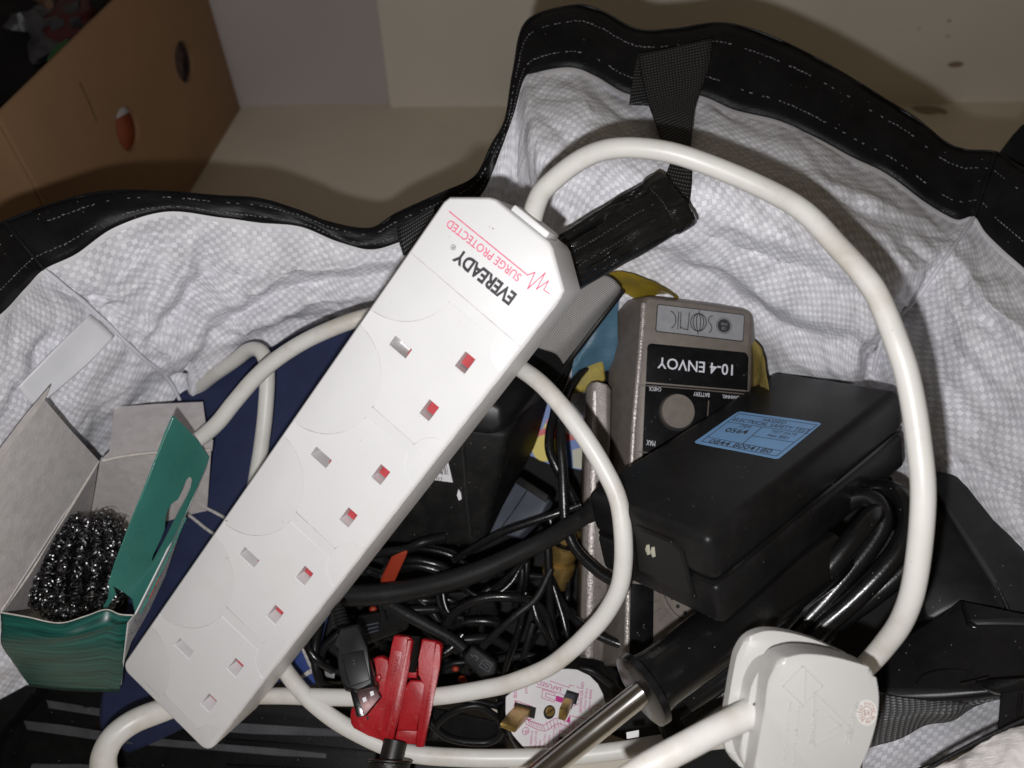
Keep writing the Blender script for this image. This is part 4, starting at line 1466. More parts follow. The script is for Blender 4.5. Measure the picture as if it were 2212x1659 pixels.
# front wall, printed dark green outside, with a torn top edge and a creased upper part
front_rows = [[(2, 1324, .3105), (60, 1334, .309), (128, 1347, .3085), (185, 1332, .311), (228, 1318, .313), (258, 1328, .3155), (288, 1330, .318)],
              [(4, 1362, .311), (60, 1368, .308), (128, 1374, .3065), (185, 1364, .3095), (228, 1351, .312), (256, 1342, .3155), (284, 1340, .319)],
              [(4, 1391, .315), (60, 1390, .312), (128, 1387, .3105), (185, 1377, .3125), (228, 1364, .3145), (256, 1354, .3175), (280, 1346, .3205)],
              [(22, 1420, .325), (70, 1424, .322), (130, 1424, .320), (185, 1420, .321), (228, 1412, .322), (253, 1408, .324), (274, 1400, .327)],
              [(64, 1480, .348), (95, 1486, .3475), (140, 1491, .347), (185, 1493, .347), (228, 1494, .347), (245, 1494, .3475), (258, 1494, .348)]]


def fcr(u, v, p):
    return noise.noise(Vector((u * 20, v * 140, 2))) * .00035


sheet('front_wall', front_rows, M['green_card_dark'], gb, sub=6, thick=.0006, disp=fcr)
tube('torn_edge', [(x, y - 1, d, 3.5) for x, y, d in front_rows[0]], M['board_edge'], gb, seg=6)
# right flap, green outside, with a hanging slot, folded in over the opening
gf = [(375, 898, .318), (400, 922, .330), (428, 952, .342), (452, 988, .352), (444, 1012, .350), (400, 1112, .341), (350, 1215, .331), (294, 1325, .3185), (287, 1294, .316), (270, 1281, .3145), (243, 1265, .312), (236, 1262, .312), (252, 1212, .312), (285, 1125, .313), (315, 1050, .314), (340, 985, .316), (358, 935, .317)]
fl2 = card('flap', gf, M['green_card'], gb, thick=.0007)
fl2['label'] = 'green printed flap with a hanging slot'
GFR = frame3((294, 1325, .3185), (452, 988, .352), (236, 1262, .312))
slot = [(1640, 835), (1635, 900), (1600, 990), (1530, 1130), (1450, 1310), (1390, 1430), (1335, 1532), (1320, 1525), (1325, 1480), (1385, 1340), (1412, 1255), (1403, 1180), (1410, 1100), (1435, 1050), (1470, 1020), (1505, 1005), (1528, 960), (1545, 890), (1570, 830), (1600, 805), (1628, 812)]
sl = [GFR.px(x / 4, 829.5 + y / 4) for x, y in slot]
area = sum(sl[i][0] * sl[(i + 1) % len(sl)][1] - sl[(i + 1) % len(sl)][0] * sl[i][1] for i in range(len(sl)))
bm = prism_bm(sl if area > 0 else sl[::-1], -14, 14)
bm_world(bm, GFR)
boolean(fl2, [bm])
tube('crease', [(374, 902, .3178, 3), (340, 985, .3158, 3), (315, 1050, .3138, 3), (285, 1125, .3128, 3.2), (252, 1212, .3118, 3.5), (237, 1260, .3118, 4)], M['green_card'], gb, seg=6)
card('tuck_edge', [(236, 1262, .312), (243, 1265, .3118), (250, 1285, .316), (232, 1312, .3205), (222, 1312, .3205), (234, 1290, .316)], M['green_card'], gb)
# white printed side wall seen edge on
rs = [(452, 989, .352), (446, 1012, .351), (415, 1082, .343), (357, 1200, .331), (294, 1326, .3185), (278, 1346, .3205), (262, 1480, .346), (270, 1425, .336), (283, 1388, .330), (322, 1319, .334), (357, 1244, .341), (402, 1112, .354), (436, 1030, .358)]
sw = card('side_wall', rs, M['paper_white'], gb)
for (x0, y0, x1, y1, d0, d1, w) in ((425, 1062, 372, 1178, .347, .335, 3), (362, 1200, 330, 1265, .3335, .327, 3)):
    pass
tube('print_stripe', [(402, 1118, .3440, 4), (360, 1208, .3345, 5), (327, 1276, .3275, 6), (303, 1325, .322, 5)], M['green_card'], sw, seg=6, flat=.3)
tube('print_stripe', [(345, 1245, .333, 4), (330, 1275, .3295, 5), (322, 1293, .3275, 4)], M['pack_red'], sw, seg=6, flat=.3)
V, F = [], []
r3 = random.Random(4)
for i in range(150):
    t = r3.random()
    y = 1120 + t * 250
    xa = 412 - (y - 1100) * .50
    x = xa + r3.uniform(-9, 9) + 6
    d = .3465 - (y - 1100) / 250 * .026 + (x - xa) * .0002
    c = P(x, y, d - .002)
    a = P(x + 1.4, y + .6, d - .002)
    e = P(x + .5, y + 2.6, d - .002)
    b = len(V)
    V += [c, a, e]
    F.append((b, b + 1, b + 2))
tag(mk('print_text', V, F, M['print_black'], sw, smooth=False), kind='stuff')

# stainless scourer: a ball of curled metal ribbon
SCN = Frame(P(180, 1222, .350), RT, UP)
r4 = random.Random(21)
V, F = [], []
NROW = 11
for i in range(2600):
    row = r4.randrange(NROW)
    ph = (row + .5 + r4.gauss(0, .13)) / NROW * math.pi          # rows run from pole to pole over the visible side
    th = math.acos(r4.uniform(-.97, .97))
    p = np.array([math.cos(ph) * math.sin(th), math.cos(th), math.sin(ph) * math.sin(th)])
    bulge = .88 + .14 * math.cos((ph / math.pi * NROW - row - .5) * math.pi * .9)
    p0_ = p * r4.uniform(.90, 1.0) * bulge
    cc = np.array([p0_[0] * 25.5 + 6 * p0_[1] * .6, p0_[1] * 25, p0_[2] * 17])
    if cc[2] < -5:
        continue
    t1 = nrm(np.cross(p, [r4.gauss(0, 1) for _ in range(3)]))
    t2 = nrm(p * .8 + np.array([r4.gauss(0, .5) for _ in range(3)]))
    t2 = nrm(t2 - t1 * (t2 @ t1))
    ax3 = np.cross(t1, t2)
    R = r4.uniform(1.5, 2.9)
    w = r4.uniform(.16, .30)
    n = 11
    arcl = r4.uniform(3.6, 5.8)
    a0 = r4.uniform(0, 6.28)
    tilt = r4.uniform(-.6, .6)
    b = len(V)
    for k in range(n):
        a = a0 + arcl * k / (n - 1)
        q = cc + R * (t1 * math.cos(a) + t2 * math.sin(a)) + ax3 * (k / n - .5) * 1.2
        rad = (t1 * math.cos(a) + t2 * math.sin(a)) * tilt
        e = nrm(ax3 + rad) * w
        V += [SCN(*(q + e)), SCN(*(q - e))]
    for k in range(n - 1):
        F.append((b + 2 * k, b + 2 * k + 1, b + 2 * k + 3, b + 2 * k + 2))
o = mk('steel_scourer', V, F, M['scourer'], None)
tag(o, 'round steel wire scourer lying in the green cardboard box', 'scourer')
lump('core', SCN.moved(0, 0, -2), 20, 20, 12, M['dark_bag'], .15, parent=o)

# ------------------------------------------------------------------ black slotted tray at the bottom left
TRF = frame3((-60, 1700, .372), (760, 1760, .366), (60, 1470, .392))
tray = thing('slotted_tray', 'black slotted plastic tray at the bottom left under the extension lead', 'tray', P(300, 1640, .40))


def trpx(x, y):
    return TRF.px(x, y)


def bar(name, pts, mat, z0, z1, bev=.8):
    W = [TRF.px(*q) for q in pts]
    ar = sum(W[i][0] * W[(i + 1) % len(W)][1] - W[(i + 1) % len(W)][0] * W[i][1] for i in range(len(W)))
    prism(name, TRF, W if ar > 0 else W[::-1], z0, z1, mat, tray, bev, 2)


bar('base', [(-120, 1480), (60, 1478), (120, 1486), (560, 1500), (1060, 1590), (1100, 1660), (1000, 1800), (-200, 1800)], M['tray_black'], -12, -9, .2)
bar('rib', [(86, 1511), (270, 1540), (400, 1556), (560, 1565), (760, 1578), (1000, 1600), (1000, 1614), (760, 1592), (540, 1586), (380, 1574), (262, 1556), (92, 1530)], M['tray_rib'], -9, -5)
bar('rib', [(36, 1556), (120, 1566), (260, 1588), (420, 1604), (600, 1618), (700, 1626), (700, 1640), (600, 1634), (410, 1618), (250, 1606), (110, 1586), (44, 1577)], M['tray_rib'], -9, -5)
bar('rib', [(480, 1596), (640, 1608), (800, 1624), (960, 1640), (960, 1652), (800, 1640), (640, 1622), (480, 1606)], M['tray_black'], -9, -4)
bar('rib', [(56, 1650), (160, 1652), (280, 1662), (420, 1676), (420, 1696), (280, 1684), (160, 1676), (46, 1672)], M['tray_rib'], -9, -5)
bar('rib', [(480, 1652), (640, 1660), (760, 1668), (900, 1680), (900, 1700), (640, 1690), (480, 1680)], M['tray_black'], -9, -5)
bar('catch', [(192, 1490), (300, 1496), (370, 1502), (400, 1520), (380, 1530), (250, 1524), (176, 1528), (182, 1508)], M['tray_black'], -9, -1)
bar('side_rail', [(-20, 1524), (62, 1480), (88, 1484), (80, 1500), (-10, 1600), (-60, 1700), (-120, 1700)], M['tray_black'], -9, 3, 1.2)
x, y = TRF.px(203, 1567)
prism('screw', TRF, circle(x, y, 2.6, 18), -9, -7.2, M['steel_dark'], tray, .5)

# ------------------------------------------------------------------ big black adapter in the middle
ad = thing('power_adapter', 'bulky black power adapter with torn barcode sticker beside the socket strip', 'power adapter', P(1000, 1000, .40))
fr_ = [P(*q) for q in ((800, 895, .352), (1100, 935, .346), (1042, 1180, .366), (960, 1186, .368), (770, 1168, .372))]
hull('body', fr_ + [P(*q) for q in ((880, 760, .405), (1208, 790, .392), (1165, 945, .400), (1050, 1172, .412), (800, 1150, .425))], M['black_dusty'], ad, .003, 3)
lipq = [P(*q) for q in ((800, 850, .349), (1060, 864, .345), (1082, 880, .3445), (1092, 925, .345), (1060, 938, .346), (800, 902, .351))]
hull('lid', lipq + [P(*q) for q in ((900, 735, .380), (1160, 745, .374), (1207, 776, .378), (1185, 850, .384), (900, 840, .40), (1080, 950, .36))], M['black_satin'], ad, .003, 4)
FA = frame3((770, 1168, .3715), (1042, 1180, .3655), (800, 895, .3515))
q1 = [FA.px(*q) for q in ((880, 985), (968, 993), (979, 1040), (900, 1030))]
plate('barcode_label', FA, q1[::-1] if (q1[1][0] - q1[0][0]) * (q1[2][1] - q1[0][1]) - (q1[2][0] - q1[0][0]) * (q1[1][1] - q1[0][1]) < 0 else q1, 1.2, M['paper_white'], ad, 1.2)
f = FA
for i, (dx, w) in enumerate(((0, 3), (5, 1.5), (8, 3), (13, 1.2), (16, 2), (20, 1.2))):
    a = FA.px(942 + dx * 1.05, 988 + dx * .10)
    b_ = FA.px(948 + dx * 1.05, 1021 + dx * .12)
    lines('barcode_bar', FA, [[a, b_]], w * .35 / 1.6, M['print_black'], ad, z=1.25)
x, y = FA.px(943, 1037)
text('lettering', '02', FA, x, y, 3.2, M['print_black'], ad, z=1.25, rot=-.10)
a, b_, c = FA.px(999, 960), FA.px(1006, 1060), FA.px(1017, 1162)
lines('seam', FA, [[a, b_, c]], .55, M['dark_hole'], ad, z=.9)
rj = random.Random(2)
a2 = [(FA.px(1003 + rj.uniform(-2, 2) + k * .10, 960 + k)) for k in range(0, 200, 6)]
lines('worn_edge', FA, [a2], .8, M['black_dusty'], ad, z=1.0)
ch = [FA.px(*q) for q in ((991, 1055), (996, 1062), (998, 1076), (992, 1079), (988, 1068))]
plate('chip', FA, ch[::-1], 1.2, M['paper_white'], ad, 1.2)

# ------------------------------------------------------------------ grey mesh pouch edge
mp_ = thing('mesh_pouch', 'grey mesh pouch with black edge between handle grip and radio', 'pouch', P(1240, 700, .37))
mr = [[(1130, 735, .342), (1160, 690, .338), (1215, 640, .334), (1290, 590, .332)],
      [(1165, 752, .341), (1200, 705, .337), (1250, 655, .333), (1320, 600, .332)],
      [(1200, 764, .343), (1236, 722, .338), (1275, 680, .335), (1338, 618, .334)],
      [(1217, 786, .350), (1255, 738, .345), (1292, 690, .342), (1340, 628, .340)]]
sheet('mesh', [list(r) for r in mr], M['mesh_grey'], mp_, sub=8, thick=.0006)
tube('binding', [(1190, 845, .362, 14), (1222, 790, .353, 14), (1260, 738, .349, 15), (1300, 686, .346, 14), (1345, 628, .345, 13)], M['black_satin'], mp_, seg=8)
o = card('plastic_edge', [(1158, 748, .349), (1203, 763, .349), (1216, 787, .3515), (1180, 850, .366), (1100, 800, .366)], M['black_satin'], mp_)

# ------------------------------------------------------------------ yellow packet and light blue packet, printed pack
def film_disp(u, v, p):
    return noise.fractal(Vector((u * 40, v * 40, 6)), 1, 2, 4) * .003


yp = sheet('yellow_packet', [[(1316, 590, .3440), (1360, 590, .3435), (1405, 604, .3440), (1440, 628, .3470), (1462, 648, .3520)],
                             [(1318, 640, .358), (1360, 646, .358), (1400, 652, .360), (1440, 660, .364), (1470, 668, .368)],
                             [(1318, 720, .39), (1360, 720, .39), (1400, 720, .39), (1440, 720, .39), (1470, 720, .39)]], M['yellow_film'], None, sub=8, disp=film_disp)
tag(yp, 'glossy yellow packet squeezed between the radio top and the woven lining', 'packet')
yp = sheet('yellow_packet', [[(1628, 735, .353), (1646, 762, .350), (1656, 792, .3485), (1662, 850, .348)], [(1618, 760, .360), (1630, 790, .357), (1638, 820, .356), (1640, 870, .356)], [(1605, 790, .372), (1612, 820, .37), (1615, 850, .37), (1615, 890, .37)]], M['yellow_dim'], None, sub=6, disp=film_disp)
tag(yp, 'dull yellow packet corner peeping out right of the radio', 'packet')
o = hull('yellow_block', [P(*q) for q in ((1226, 852, .366), (1248, 800, .365), (1303, 774, .364), (1308, 822, .364), (1264, 846, .366))] + back([P(*q) for q in ((1226, 852, .374), (1248, 800, .374), (1303, 778, .374), (1305, 822, .374))], .006), M['yellow_block'], None, .001)
tag(o, 'yellow plastic block showing behind thin black cables left of the radio', 'block')
o = sheet('blue_packet', [[(1262, 700, .356), (1298, 650, .352), (1338, 636, .352)], [(1238, 790, .362), (1278, 740, .358), (1335, 720, .358)], [(1232, 830, .370), (1290, 806, .368), (1335, 795, .368)]], M['lightblue_film'], None, sub=7, disp=film_disp)
tag(o, 'light blue packet deep down between mesh pouch and radio', 'packet')
pk = thing('printed_pack', 'brightly printed red yellow and blue pack deep behind the cables', 'pack', P(1190, 1000, .41))
PK = frame3((1120, 1075, .402), (1262, 1075, .402), (1140, 850, .402))
def pk_poly(name, pts, mat, z):
    W = [PK.px(*q) for q in pts]
    ar = sum(W[i][0] * W[(i + 1) % len(W)][1] - W[(i + 1) % len(W)][0] * W[i][1] for i in range(len(W)))
    return plate(name, PK, W if ar > 0 else W[::-1], z, mat, pk, .4)
pk_poly('body', [(1110, 970), (1148, 985), (1190, 1004), (1262, 1016), (1272, 860), (1130, 860)], M['pack_blue'], 0)
pk_poly('red_band', [(1150, 968), (1270, 944), (1270, 900), (1160, 930)], M['pack_red'], .2)
pk_poly('red_band', [(1178, 914), (1200, 880), (1215, 890), (1205, 915)], M['pack_red'], .25)
pk_poly('yellow_stripe', [(1172, 926), (1200, 920), (1206, 912), (1178, 915)], M['pack_yellow'], .3)
x, y = PK.px(1178, 968)
plate('yellow_disc', PK, circle(x, y, 7.2, 26), .35, M['pack_yellow'], pk, .3)
pk_poly('cream_panel', [(1236, 972), (1262, 964), (1260, 1014), (1238, 1010)], M['pack_cream'], .3)
pk_poly('yellow_stripe', [(1198, 952), (1206, 946), (1206, 985), (1200, 980)], M['pack_yellow'], .45)

# ------------------------------------------------------------------ handheld radio
rad = thing('handheld_radio', 'grey handheld radio with black front panel reading 10-4 ENVOY', 'radio', P(1470, 1040, .39))
def z2(x, y):
    return (1271.9 + x * .18337, 636 + y * .18337)


RF = frame3((*z2(665, 1040), .345), (*z2(1860, 1140), .352), (*z2(690, 580), .347))
def rpx(*q):
    return RF.px(*q)


def orient(W):
    ar = sum(W[i][0] * W[(i + 1) % len(W)][1] - W[(i + 1) % len(W)][0] * W[i][1] for i in range(len(W)))
    return W if ar > 0 else W[::-1]


front_pts = [(1390, 646), (1400, 639), (1500, 652), (1612, 668), (1624, 676), (1627, 690), (1618, 841), (1598, 1430), (1352, 1430), (1366, 940)]
fw = [RF(*rpx(*q)) for q in front_pts]
bk_pts = [(1316, 660), (1325, 648), (1600, 650), (1640, 690), (1600, 1440), (1296, 1440), (1312, 830)]
RB = RF.moved(0, 0, -24)
bw = [RB(*RB.px(*q)) for q in bk_pts]
hull('body', fw + bw, M['radio_grey'], rad, .0016, 3, angle=6)
prism('face', RF, orient([rpx(*q) for q in ((1397, 648), (1402, 645), (1500, 657), (1608, 673), (1618, 680), (1620, 692), (1610, 850), (1592, 1425), (1360, 1425), (1372, 940))]), -.5, .25, M['radio_face'], rad, .3, 2)
# worn bright edge along the left ridge
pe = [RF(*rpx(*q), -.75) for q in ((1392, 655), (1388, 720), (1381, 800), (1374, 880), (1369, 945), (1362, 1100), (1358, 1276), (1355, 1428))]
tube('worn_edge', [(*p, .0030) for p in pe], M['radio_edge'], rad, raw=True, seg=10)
# back case strip
hull('back_case', [RB(*RB.px(*q), -2) for q in ((1300, 664), (1330, 655), (1330, 1440), (1288, 1440), (1296, 835))] + [RB(*RB.px(*q), -16) for q in ((1300, 664), (1600, 655), (1600, 1440), (1288, 1440))], M['black_panel'], rad, .001)
# side key block
hull('side_block', [P(*q) for q in ((1266, 836, 0.3570), (1274, 826, 0.3560), (1290, 823, 0.3550), (1312, 830, 0.3545), (1320, 842, 0.3550), (1316, 1100, 0.3530), (1310, 1428, 0.3510), (1252, 1428, 0.3540), (1262, 1100, 0.3560))] +
     [P(*q) for q in ((1262, 850, 0.3710), (1290, 835, 0.3750), (1320, 845, 0.3750), (1310, 1428, 0.3690), (1240, 1428, 0.3670), (1252, 1180, 0.3690))], M['radio_grey'], rad, .003, 4)
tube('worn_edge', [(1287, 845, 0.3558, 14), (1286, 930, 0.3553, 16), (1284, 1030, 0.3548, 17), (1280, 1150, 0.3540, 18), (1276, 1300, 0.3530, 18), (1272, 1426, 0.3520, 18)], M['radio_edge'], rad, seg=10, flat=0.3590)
rbox('antenna_stub', Frame(RB(*RB.px(1566, 652), 6), RF.X, RF.Y), -5, 4, -2, 3, -8, 0, M['radio_grey'], rad, 1.5)
# badge
bd = [rpx(*z2(*q)) for q in ((790, 430), (1808, 550), (1828, 250), (800, 122))]
BFR = Frame(RF(*bd[0], .3), RF(*bd[1]) - RF(*bd[0]), RF(*bd[3]) - RF(*bd[0]))
bwid = np.hypot(bd[1][0] - bd[0][0], bd[1][1] - bd[0][1])
bhei = np.hypot(bd[3][0] - bd[0][0], bd[3][1] - bd[0][1])
plate('badge_rim', BFR, rounded(-.35, bwid + .35, -.35, bhei + .35, 1.1), .05, M['black_panel'], rad, .2)
badge = plate('badge', BFR, rounded(0, bwid, 0, bhei, .9), .18, M['badge_silver'], rad, .15)


def bz(x, y):                                       # badge-local mm of a measured zoom point
    return BFR.px(*z2(x, y))


def arcpts(cx, cy, rx, ry, a0, a1, n=14):
    return [bz(cx + rx * math.cos(math.radians(a0 + (a1 - a0) * i / n)), cy + ry * math.sin(math.radians(a0 + (a1 - a0) * i / n))) for i in range(n + 1)]


lt = [arcpts(925, 298, 100, 112, -66, 62),                                  # C
      [bz(1058, 205), bz(1045, 410)],                                        # I
      [bz(1084, 208), bz(1076, 404), bz(1077, 380), bz(1110, 405), bz(1164, 418), bz(1182, 218)],   # N
      arcpts(1290, 330, 92, 104, 0, 360, 30), arcpts(1290, 330, 62, 104, -90, 90), arcpts(1290, 330, 62, 104, 90, 270), arcpts(1290, 330, 24, 104, -90, 90), arcpts(1290, 330, 24, 104, 90, 270),
      [bz(1299, 190), bz(1297, 225)], [bz(1284, 440), bz(1282, 472)],
      [bz(1458, 252), bz(1432, 258), bz(1408, 290), bz(1412, 325), bz(1440, 360), bz(1448, 400), bz(1436, 432), bz(1414, 452)]]  # S
lines('lettering', BFR, lt, .42, M['print_black'], badge, z=.22)
cx_, cy_ = bz(1590, 370)
cxr = bz(1500, 370)
rr_ = abs(cxr[0] - cx_)
lines('badge_ring', BFR, [circle(cx_, cy_, rr_, 30) + [circle(cx_, cy_, rr_, 30)[0]]], .22, M['print_black'], badge, z=.22)
plate('badge_disc', BFR, circle(cx_, cy_, rr_ * .86, 28), .21, M['print_black'], badge, .06)
BT = Frame(BFR(0, 0, 0), -BFR.X, -BFR.Y)
text('lettering', 'CB', BT, -cx_, -cy_ + .6, 1.9, M['badge_silver'], badge, align='CENTER', thick=.01, z=.24, sx=.9)
text('lettering', '27/81', BT, -cx_, -cy_ - 1.5, 1.8, M['badge_silver'], badge, align='CENTER', thick=.01, z=.24, sx=.85)
# black panels
pn = [rpx(*z2(*q)) for q in ((668, 1032), (1868, 1132), (1880, 745), (1855, 695), (1830, 682), (735, 578), (700, 590), (686, 625))]
prism('front_panel', RF, orient(pn), .0, .45, M['black_panel'], rad, .25, 2)
PFm = RF
pn2 = [rpx(*q) for q in (z2(655, 1052), z2(1862, 1150), (1598, 1100), (1385, 1000), (1378, 985))]
lower = prism('front_panel', RF, orient([rpx(*z2(664, 1048)), rpx(*z2(1866, 1146)), rpx(1600, 1180), rpx(1378, 1180)]), .0, .45, M['black_panel'], rad, .25, 2)
a, b_ = rpx(*z2(1728, 962)), rpx(*z2(838, 868))
RT_ = Frame(RF(*a, 0), RF(*b_) - RF(*a), RF(*rpx(*z2(1700, 1100))) - RF(*a))
RT_ = Frame(RF(*a, 0), RF(*b_) - RF(*a), -(RF(*rpx(*z2(1720, 830))) - RF(*a)) * -1)
tw = np.linalg.norm(RF(*b_) - RF(*a)) * 1000
textfit('lettering', '10-4 ENVOY', RF, z2(1726, 836), z2(846, 746), z2(1720, 962), M['print_white'], rad, bold=.05)
textfit('lettering', 'CHECK', RF, z2(850, 1098), z2(706, 1088), z2(850, 1145), M['print_white'], rad)
textfit('lettering', 'BATTERY', RF, z2(1420, 1166), z2(1232, 1150), z2(1419, 1212), M['print_white'], rad)
textfit('lettering', 'CHANNEL', RF, z2(1775, 1200), z2(1570, 1184), z2(1774, 1238), M['print_white'], rad)
textfit('lettering', 'MAX', RF, (1416, 953), (1397, 950), (1416, 965), M['print_white'], rad)
cxk, cyk = rpx(1460, 889)
rk = 36 * .349 / FPX * 1000
prism('button_well', RF, circle(cxk + .3, cyk - .3, rk + 1.0, 36), .3, .6, M['dark_hole'], rad, .1)
prism('button', RF, circle(cxk, cyk, rk, 40), .3, 3.2, M['radio_face'], rad, .9, 4, sharp=50)
for pts in (((1384, 832), (1500, 841), (1612, 852)), ((1379, 976), (1440, 982), (1500, 988)), ((1530, 866), (1527, 905))):
    lines('panel_joint', RF, [[rpx(*q) for q in pts]], .5, M['radio_grey'], rad, z=.5)
# speaker end
prism('front_panel', RF, orient([rpx(*q) for q in ((1360, 1260), (1412, 1264), (1410, 1428), (1357, 1428))]), 0, .6, M['black_panel'], rad, .3)
c0 = rpx(1520, 1252)
sg = prism('speaker_grille', RF, circle(c0[0], c0[1], 22, 44), .0, .9, M['radio_face'], rad, .5, 2)
lines('grille_ring', RF, [circle(c0[0], c0[1], 20.2, 44) + [circle(c0[0], c0[1], 20.2, 44)[0]]], .35, M['dark_hole'], sg, z=.93)
V, F = [], []
for ring_r, nn in ((17.2, 24), (12.8, 18), (8.4, 12), (4.2, 6)):
    for i in range(nn):
        a = 2 * math.pi * (i + .5 * (nn % 4 == 2)) / nn
        hx, hy = c0[0] + ring_r * math.cos(a), c0[1] + ring_r * math.sin(a)
        b = len(V)
        for k in range(12):
            V.append(RF(hx + .95 * math.cos(k * math.pi / 6), hy + .95 * math.sin(k * math.pi / 6), .945))
        for k in range(12):
            V.append(RF(hx + .6 * math.cos(k * math.pi / 6), hy + .6 * math.sin(k * math.pi / 6), .92))
        F.append(tuple(b + 12 + k for k in range(12)))
        for k in range(12):
            F.append((b + k, b + (k + 1) % 12, b + 12 + (k + 1) % 12, b + 12 + k))
tag(mk('grille_holes', V, F, M['dark_hole'], sg, smooth=False), kind='stuff')
for i in range(6):
    a = math.radians(196 + i * 9)
    lines('moulded_tick', RF, [[(c0[0] + 24 * math.cos(a), c0[1] + 24 * math.sin(a)), (c0[0] + 28 * math.cos(a), c0[1] + 28 * math.sin(a))]], .7, M['radio_grey'], rad, z=.5)

# ------------------------------------------------------------------ power brick with the blue test label
PB = fitrect(((1262, 1057), (1530, 1166), (1948, 836), (1674, 803)), .310)
print('brick', round(PB.w, 1), round(PB.h, 1), 'err', round(PB.err, 1))
brick = thing('power_brick', 'black laptop power brick with a blue electrical safety test label', 'power brick', PB(PB.w / 2, PB.h / 2, -40))
TH = 38.0
rbox('upper_case', PB, 0, PB.w, 0, PB.h, -TH * .52, 0, M['black_satin'], brick, 4.2, 5)
rbox('lower_case', PB, .2, PB.w - .2, .2, PB.h - .2, -TH, -TH * .54, M['black_satin'], brick, 3.0, 4)
rbox('seam', PB, .9, PB.w - .9, .9, PB.h - .9, -TH * .58, -TH * .50, M['black_gloss'], brick, 1.5, 2)
# label
ql = [PB.px(1216.6 + x * .375, 801.9 + y * .375) for x, y in ((750, 412), (1238, 508), (1492, 300), (1012, 232))]
lw = (ql[1][0] - ql[0][0], ql[1][1] - ql[0][1])
ol = []
for i in range(4):
    a, b_ = np.array(ql[i]), np.array(ql[(i + 1) % 4])
    for t in (.03, .25, .5, .75, .97):
        n_ = nrm(np.array([-(b_ - a)[1], (b_ - a)[0]]))
        ol.append(tuple(a + (b_ - a) * t + n_ * rnd.uniform(-.22, .12) * (1 if .1 < t < .9 else 0)))
lab = plate('test_label', PB, orient(ol), .16, M['blue_label'], brick, .12)


def z4(x, y):
    return (1216.6 + x * .375, 801.9 + y * .375)


def lb(x, y):
    return PB.px(*z4(x, y))


lines('label_rule', PB, [[lb(798, 406), lb(1228, 491), lb(1462, 312), lb(1012, 246), lb(798, 406)], [lb(945, 294), lb(1412, 362)], [lb(826, 380), lb(1256, 462)], [lb(1146, 324), lb(1036, 418)], [lb(1092, 375), lb(1330, 412)]], .34, M['print_black'], lab, z=.22)
for s, a, b_, c_, bo in (('PASSED', (1142, 289), (1276, 306), (1150, 274), .02), ('ELECTRICAL SAFETY TEST', (970, 286), (1408, 356), (982, 268), .02), ('ITEM', (1008, 324), (1068, 333), (1016, 308), .0), ('0564', (926, 350), (1050, 365), (938, 326), .08),
                         ('TEST DATE', (1192, 354), (1338, 375), (1198, 340), .0), ('Nov 2021', (1170, 376), (1290, 393), (1178, 361), .04), ('0844 8004180', (832, 412), (1188, 476), (846, 390), .03)):
    textfit('lettering', s, PB, z4(*a), z4(*b_), z4(*c_), M['print_black'], lab, z=.22, bold=bo, thick=.015)
a, b_ = PB.px(*z4(1476, 66)), PB.px(*z4(1524, 72))
lines('moulded_mark', PB, [[a, b_, (b_[0] + .2, b_[1] - 1.2), (a[0] + .2, a[1] - 1.2), a]], .3, M['black_gloss'], brick, z=.03)
# mains inlet at the near end
IF = Frame(PB(0, 0, -2), PB.X, PB.Z)               # near end face: X across, Y up
if IF.Z @ (CAM - IF.o) < 0:
    IF = Frame(PB(0, 0, -2), PB.X, -PB.Z)
IF = Frame(PB(0, 0, 0), PB.X, PB.Z)
sgn = 1 if IF.Z @ PB.Y < 0 else -1
wI = PB.w
IFo = Frame(PB(0, -.05, 0), PB.X, PB.Z)
inl = [(wI * .40, -9), (wI * .44, -6.5), (wI * .74, -6.5), (wI * .80, -10), (wI * .83, -30), (wI * .36, -30)]
z_in, z_out = (-.3, .35) if IFo.Z @ PB.Y < 0 else (-.35, .3)
prism('inlet_frame', IFo, inl, -.3, .5, M['black_satin'], brick, .3)
prism('inlet_recess', IFo, [(wI * .60 + (x - wI * .60) * .88, -18.5 + (y + 18.5) * .86) for x, y in inl], .2, .56, M['dark_hole'], brick)
for k in range(2):
    prism('inlet_pin', IFo, [(wI * .50 + k * 2.6, -18.5), (wI * .50 + k * 2.6 + 1.5, -17.5), (wI * .50 + k * 2.6 + 2.0, -13.0), (wI * .50 + k * 2.6 + .6, -13.6), (wI * .50 + k * 2.6 - .6, -16)], .5, 1.0, M['pack_cream'], brick, .2)
# output cord
tube('strain_relief', [(1300, 1095, 0.3130, 50), (1284, 1102, 0.3160, 46), (1268, 1112, 0.3200, 40)], M['black_cable_matt'], brick, seg=16)
tube('output_cord', [(1290, 1100, 0.3150, 34), (1268, 1112, 0.3210, 36), (1230, 1136, 0.3300, 38), (1180, 1166, 0.3380, 40), (1110, 1200, 0.3430, 42), (1040, 1232, 0.3460, 44), (960, 1258, 0.3490, 46), (880, 1276, 0.3520, 46), (800, 1285, 0.3540, 47), (730, 1286, 0.3560, 46), (640, 1280, 0.3600, 44)], M['black_cable_matt'], brick, seg=18)

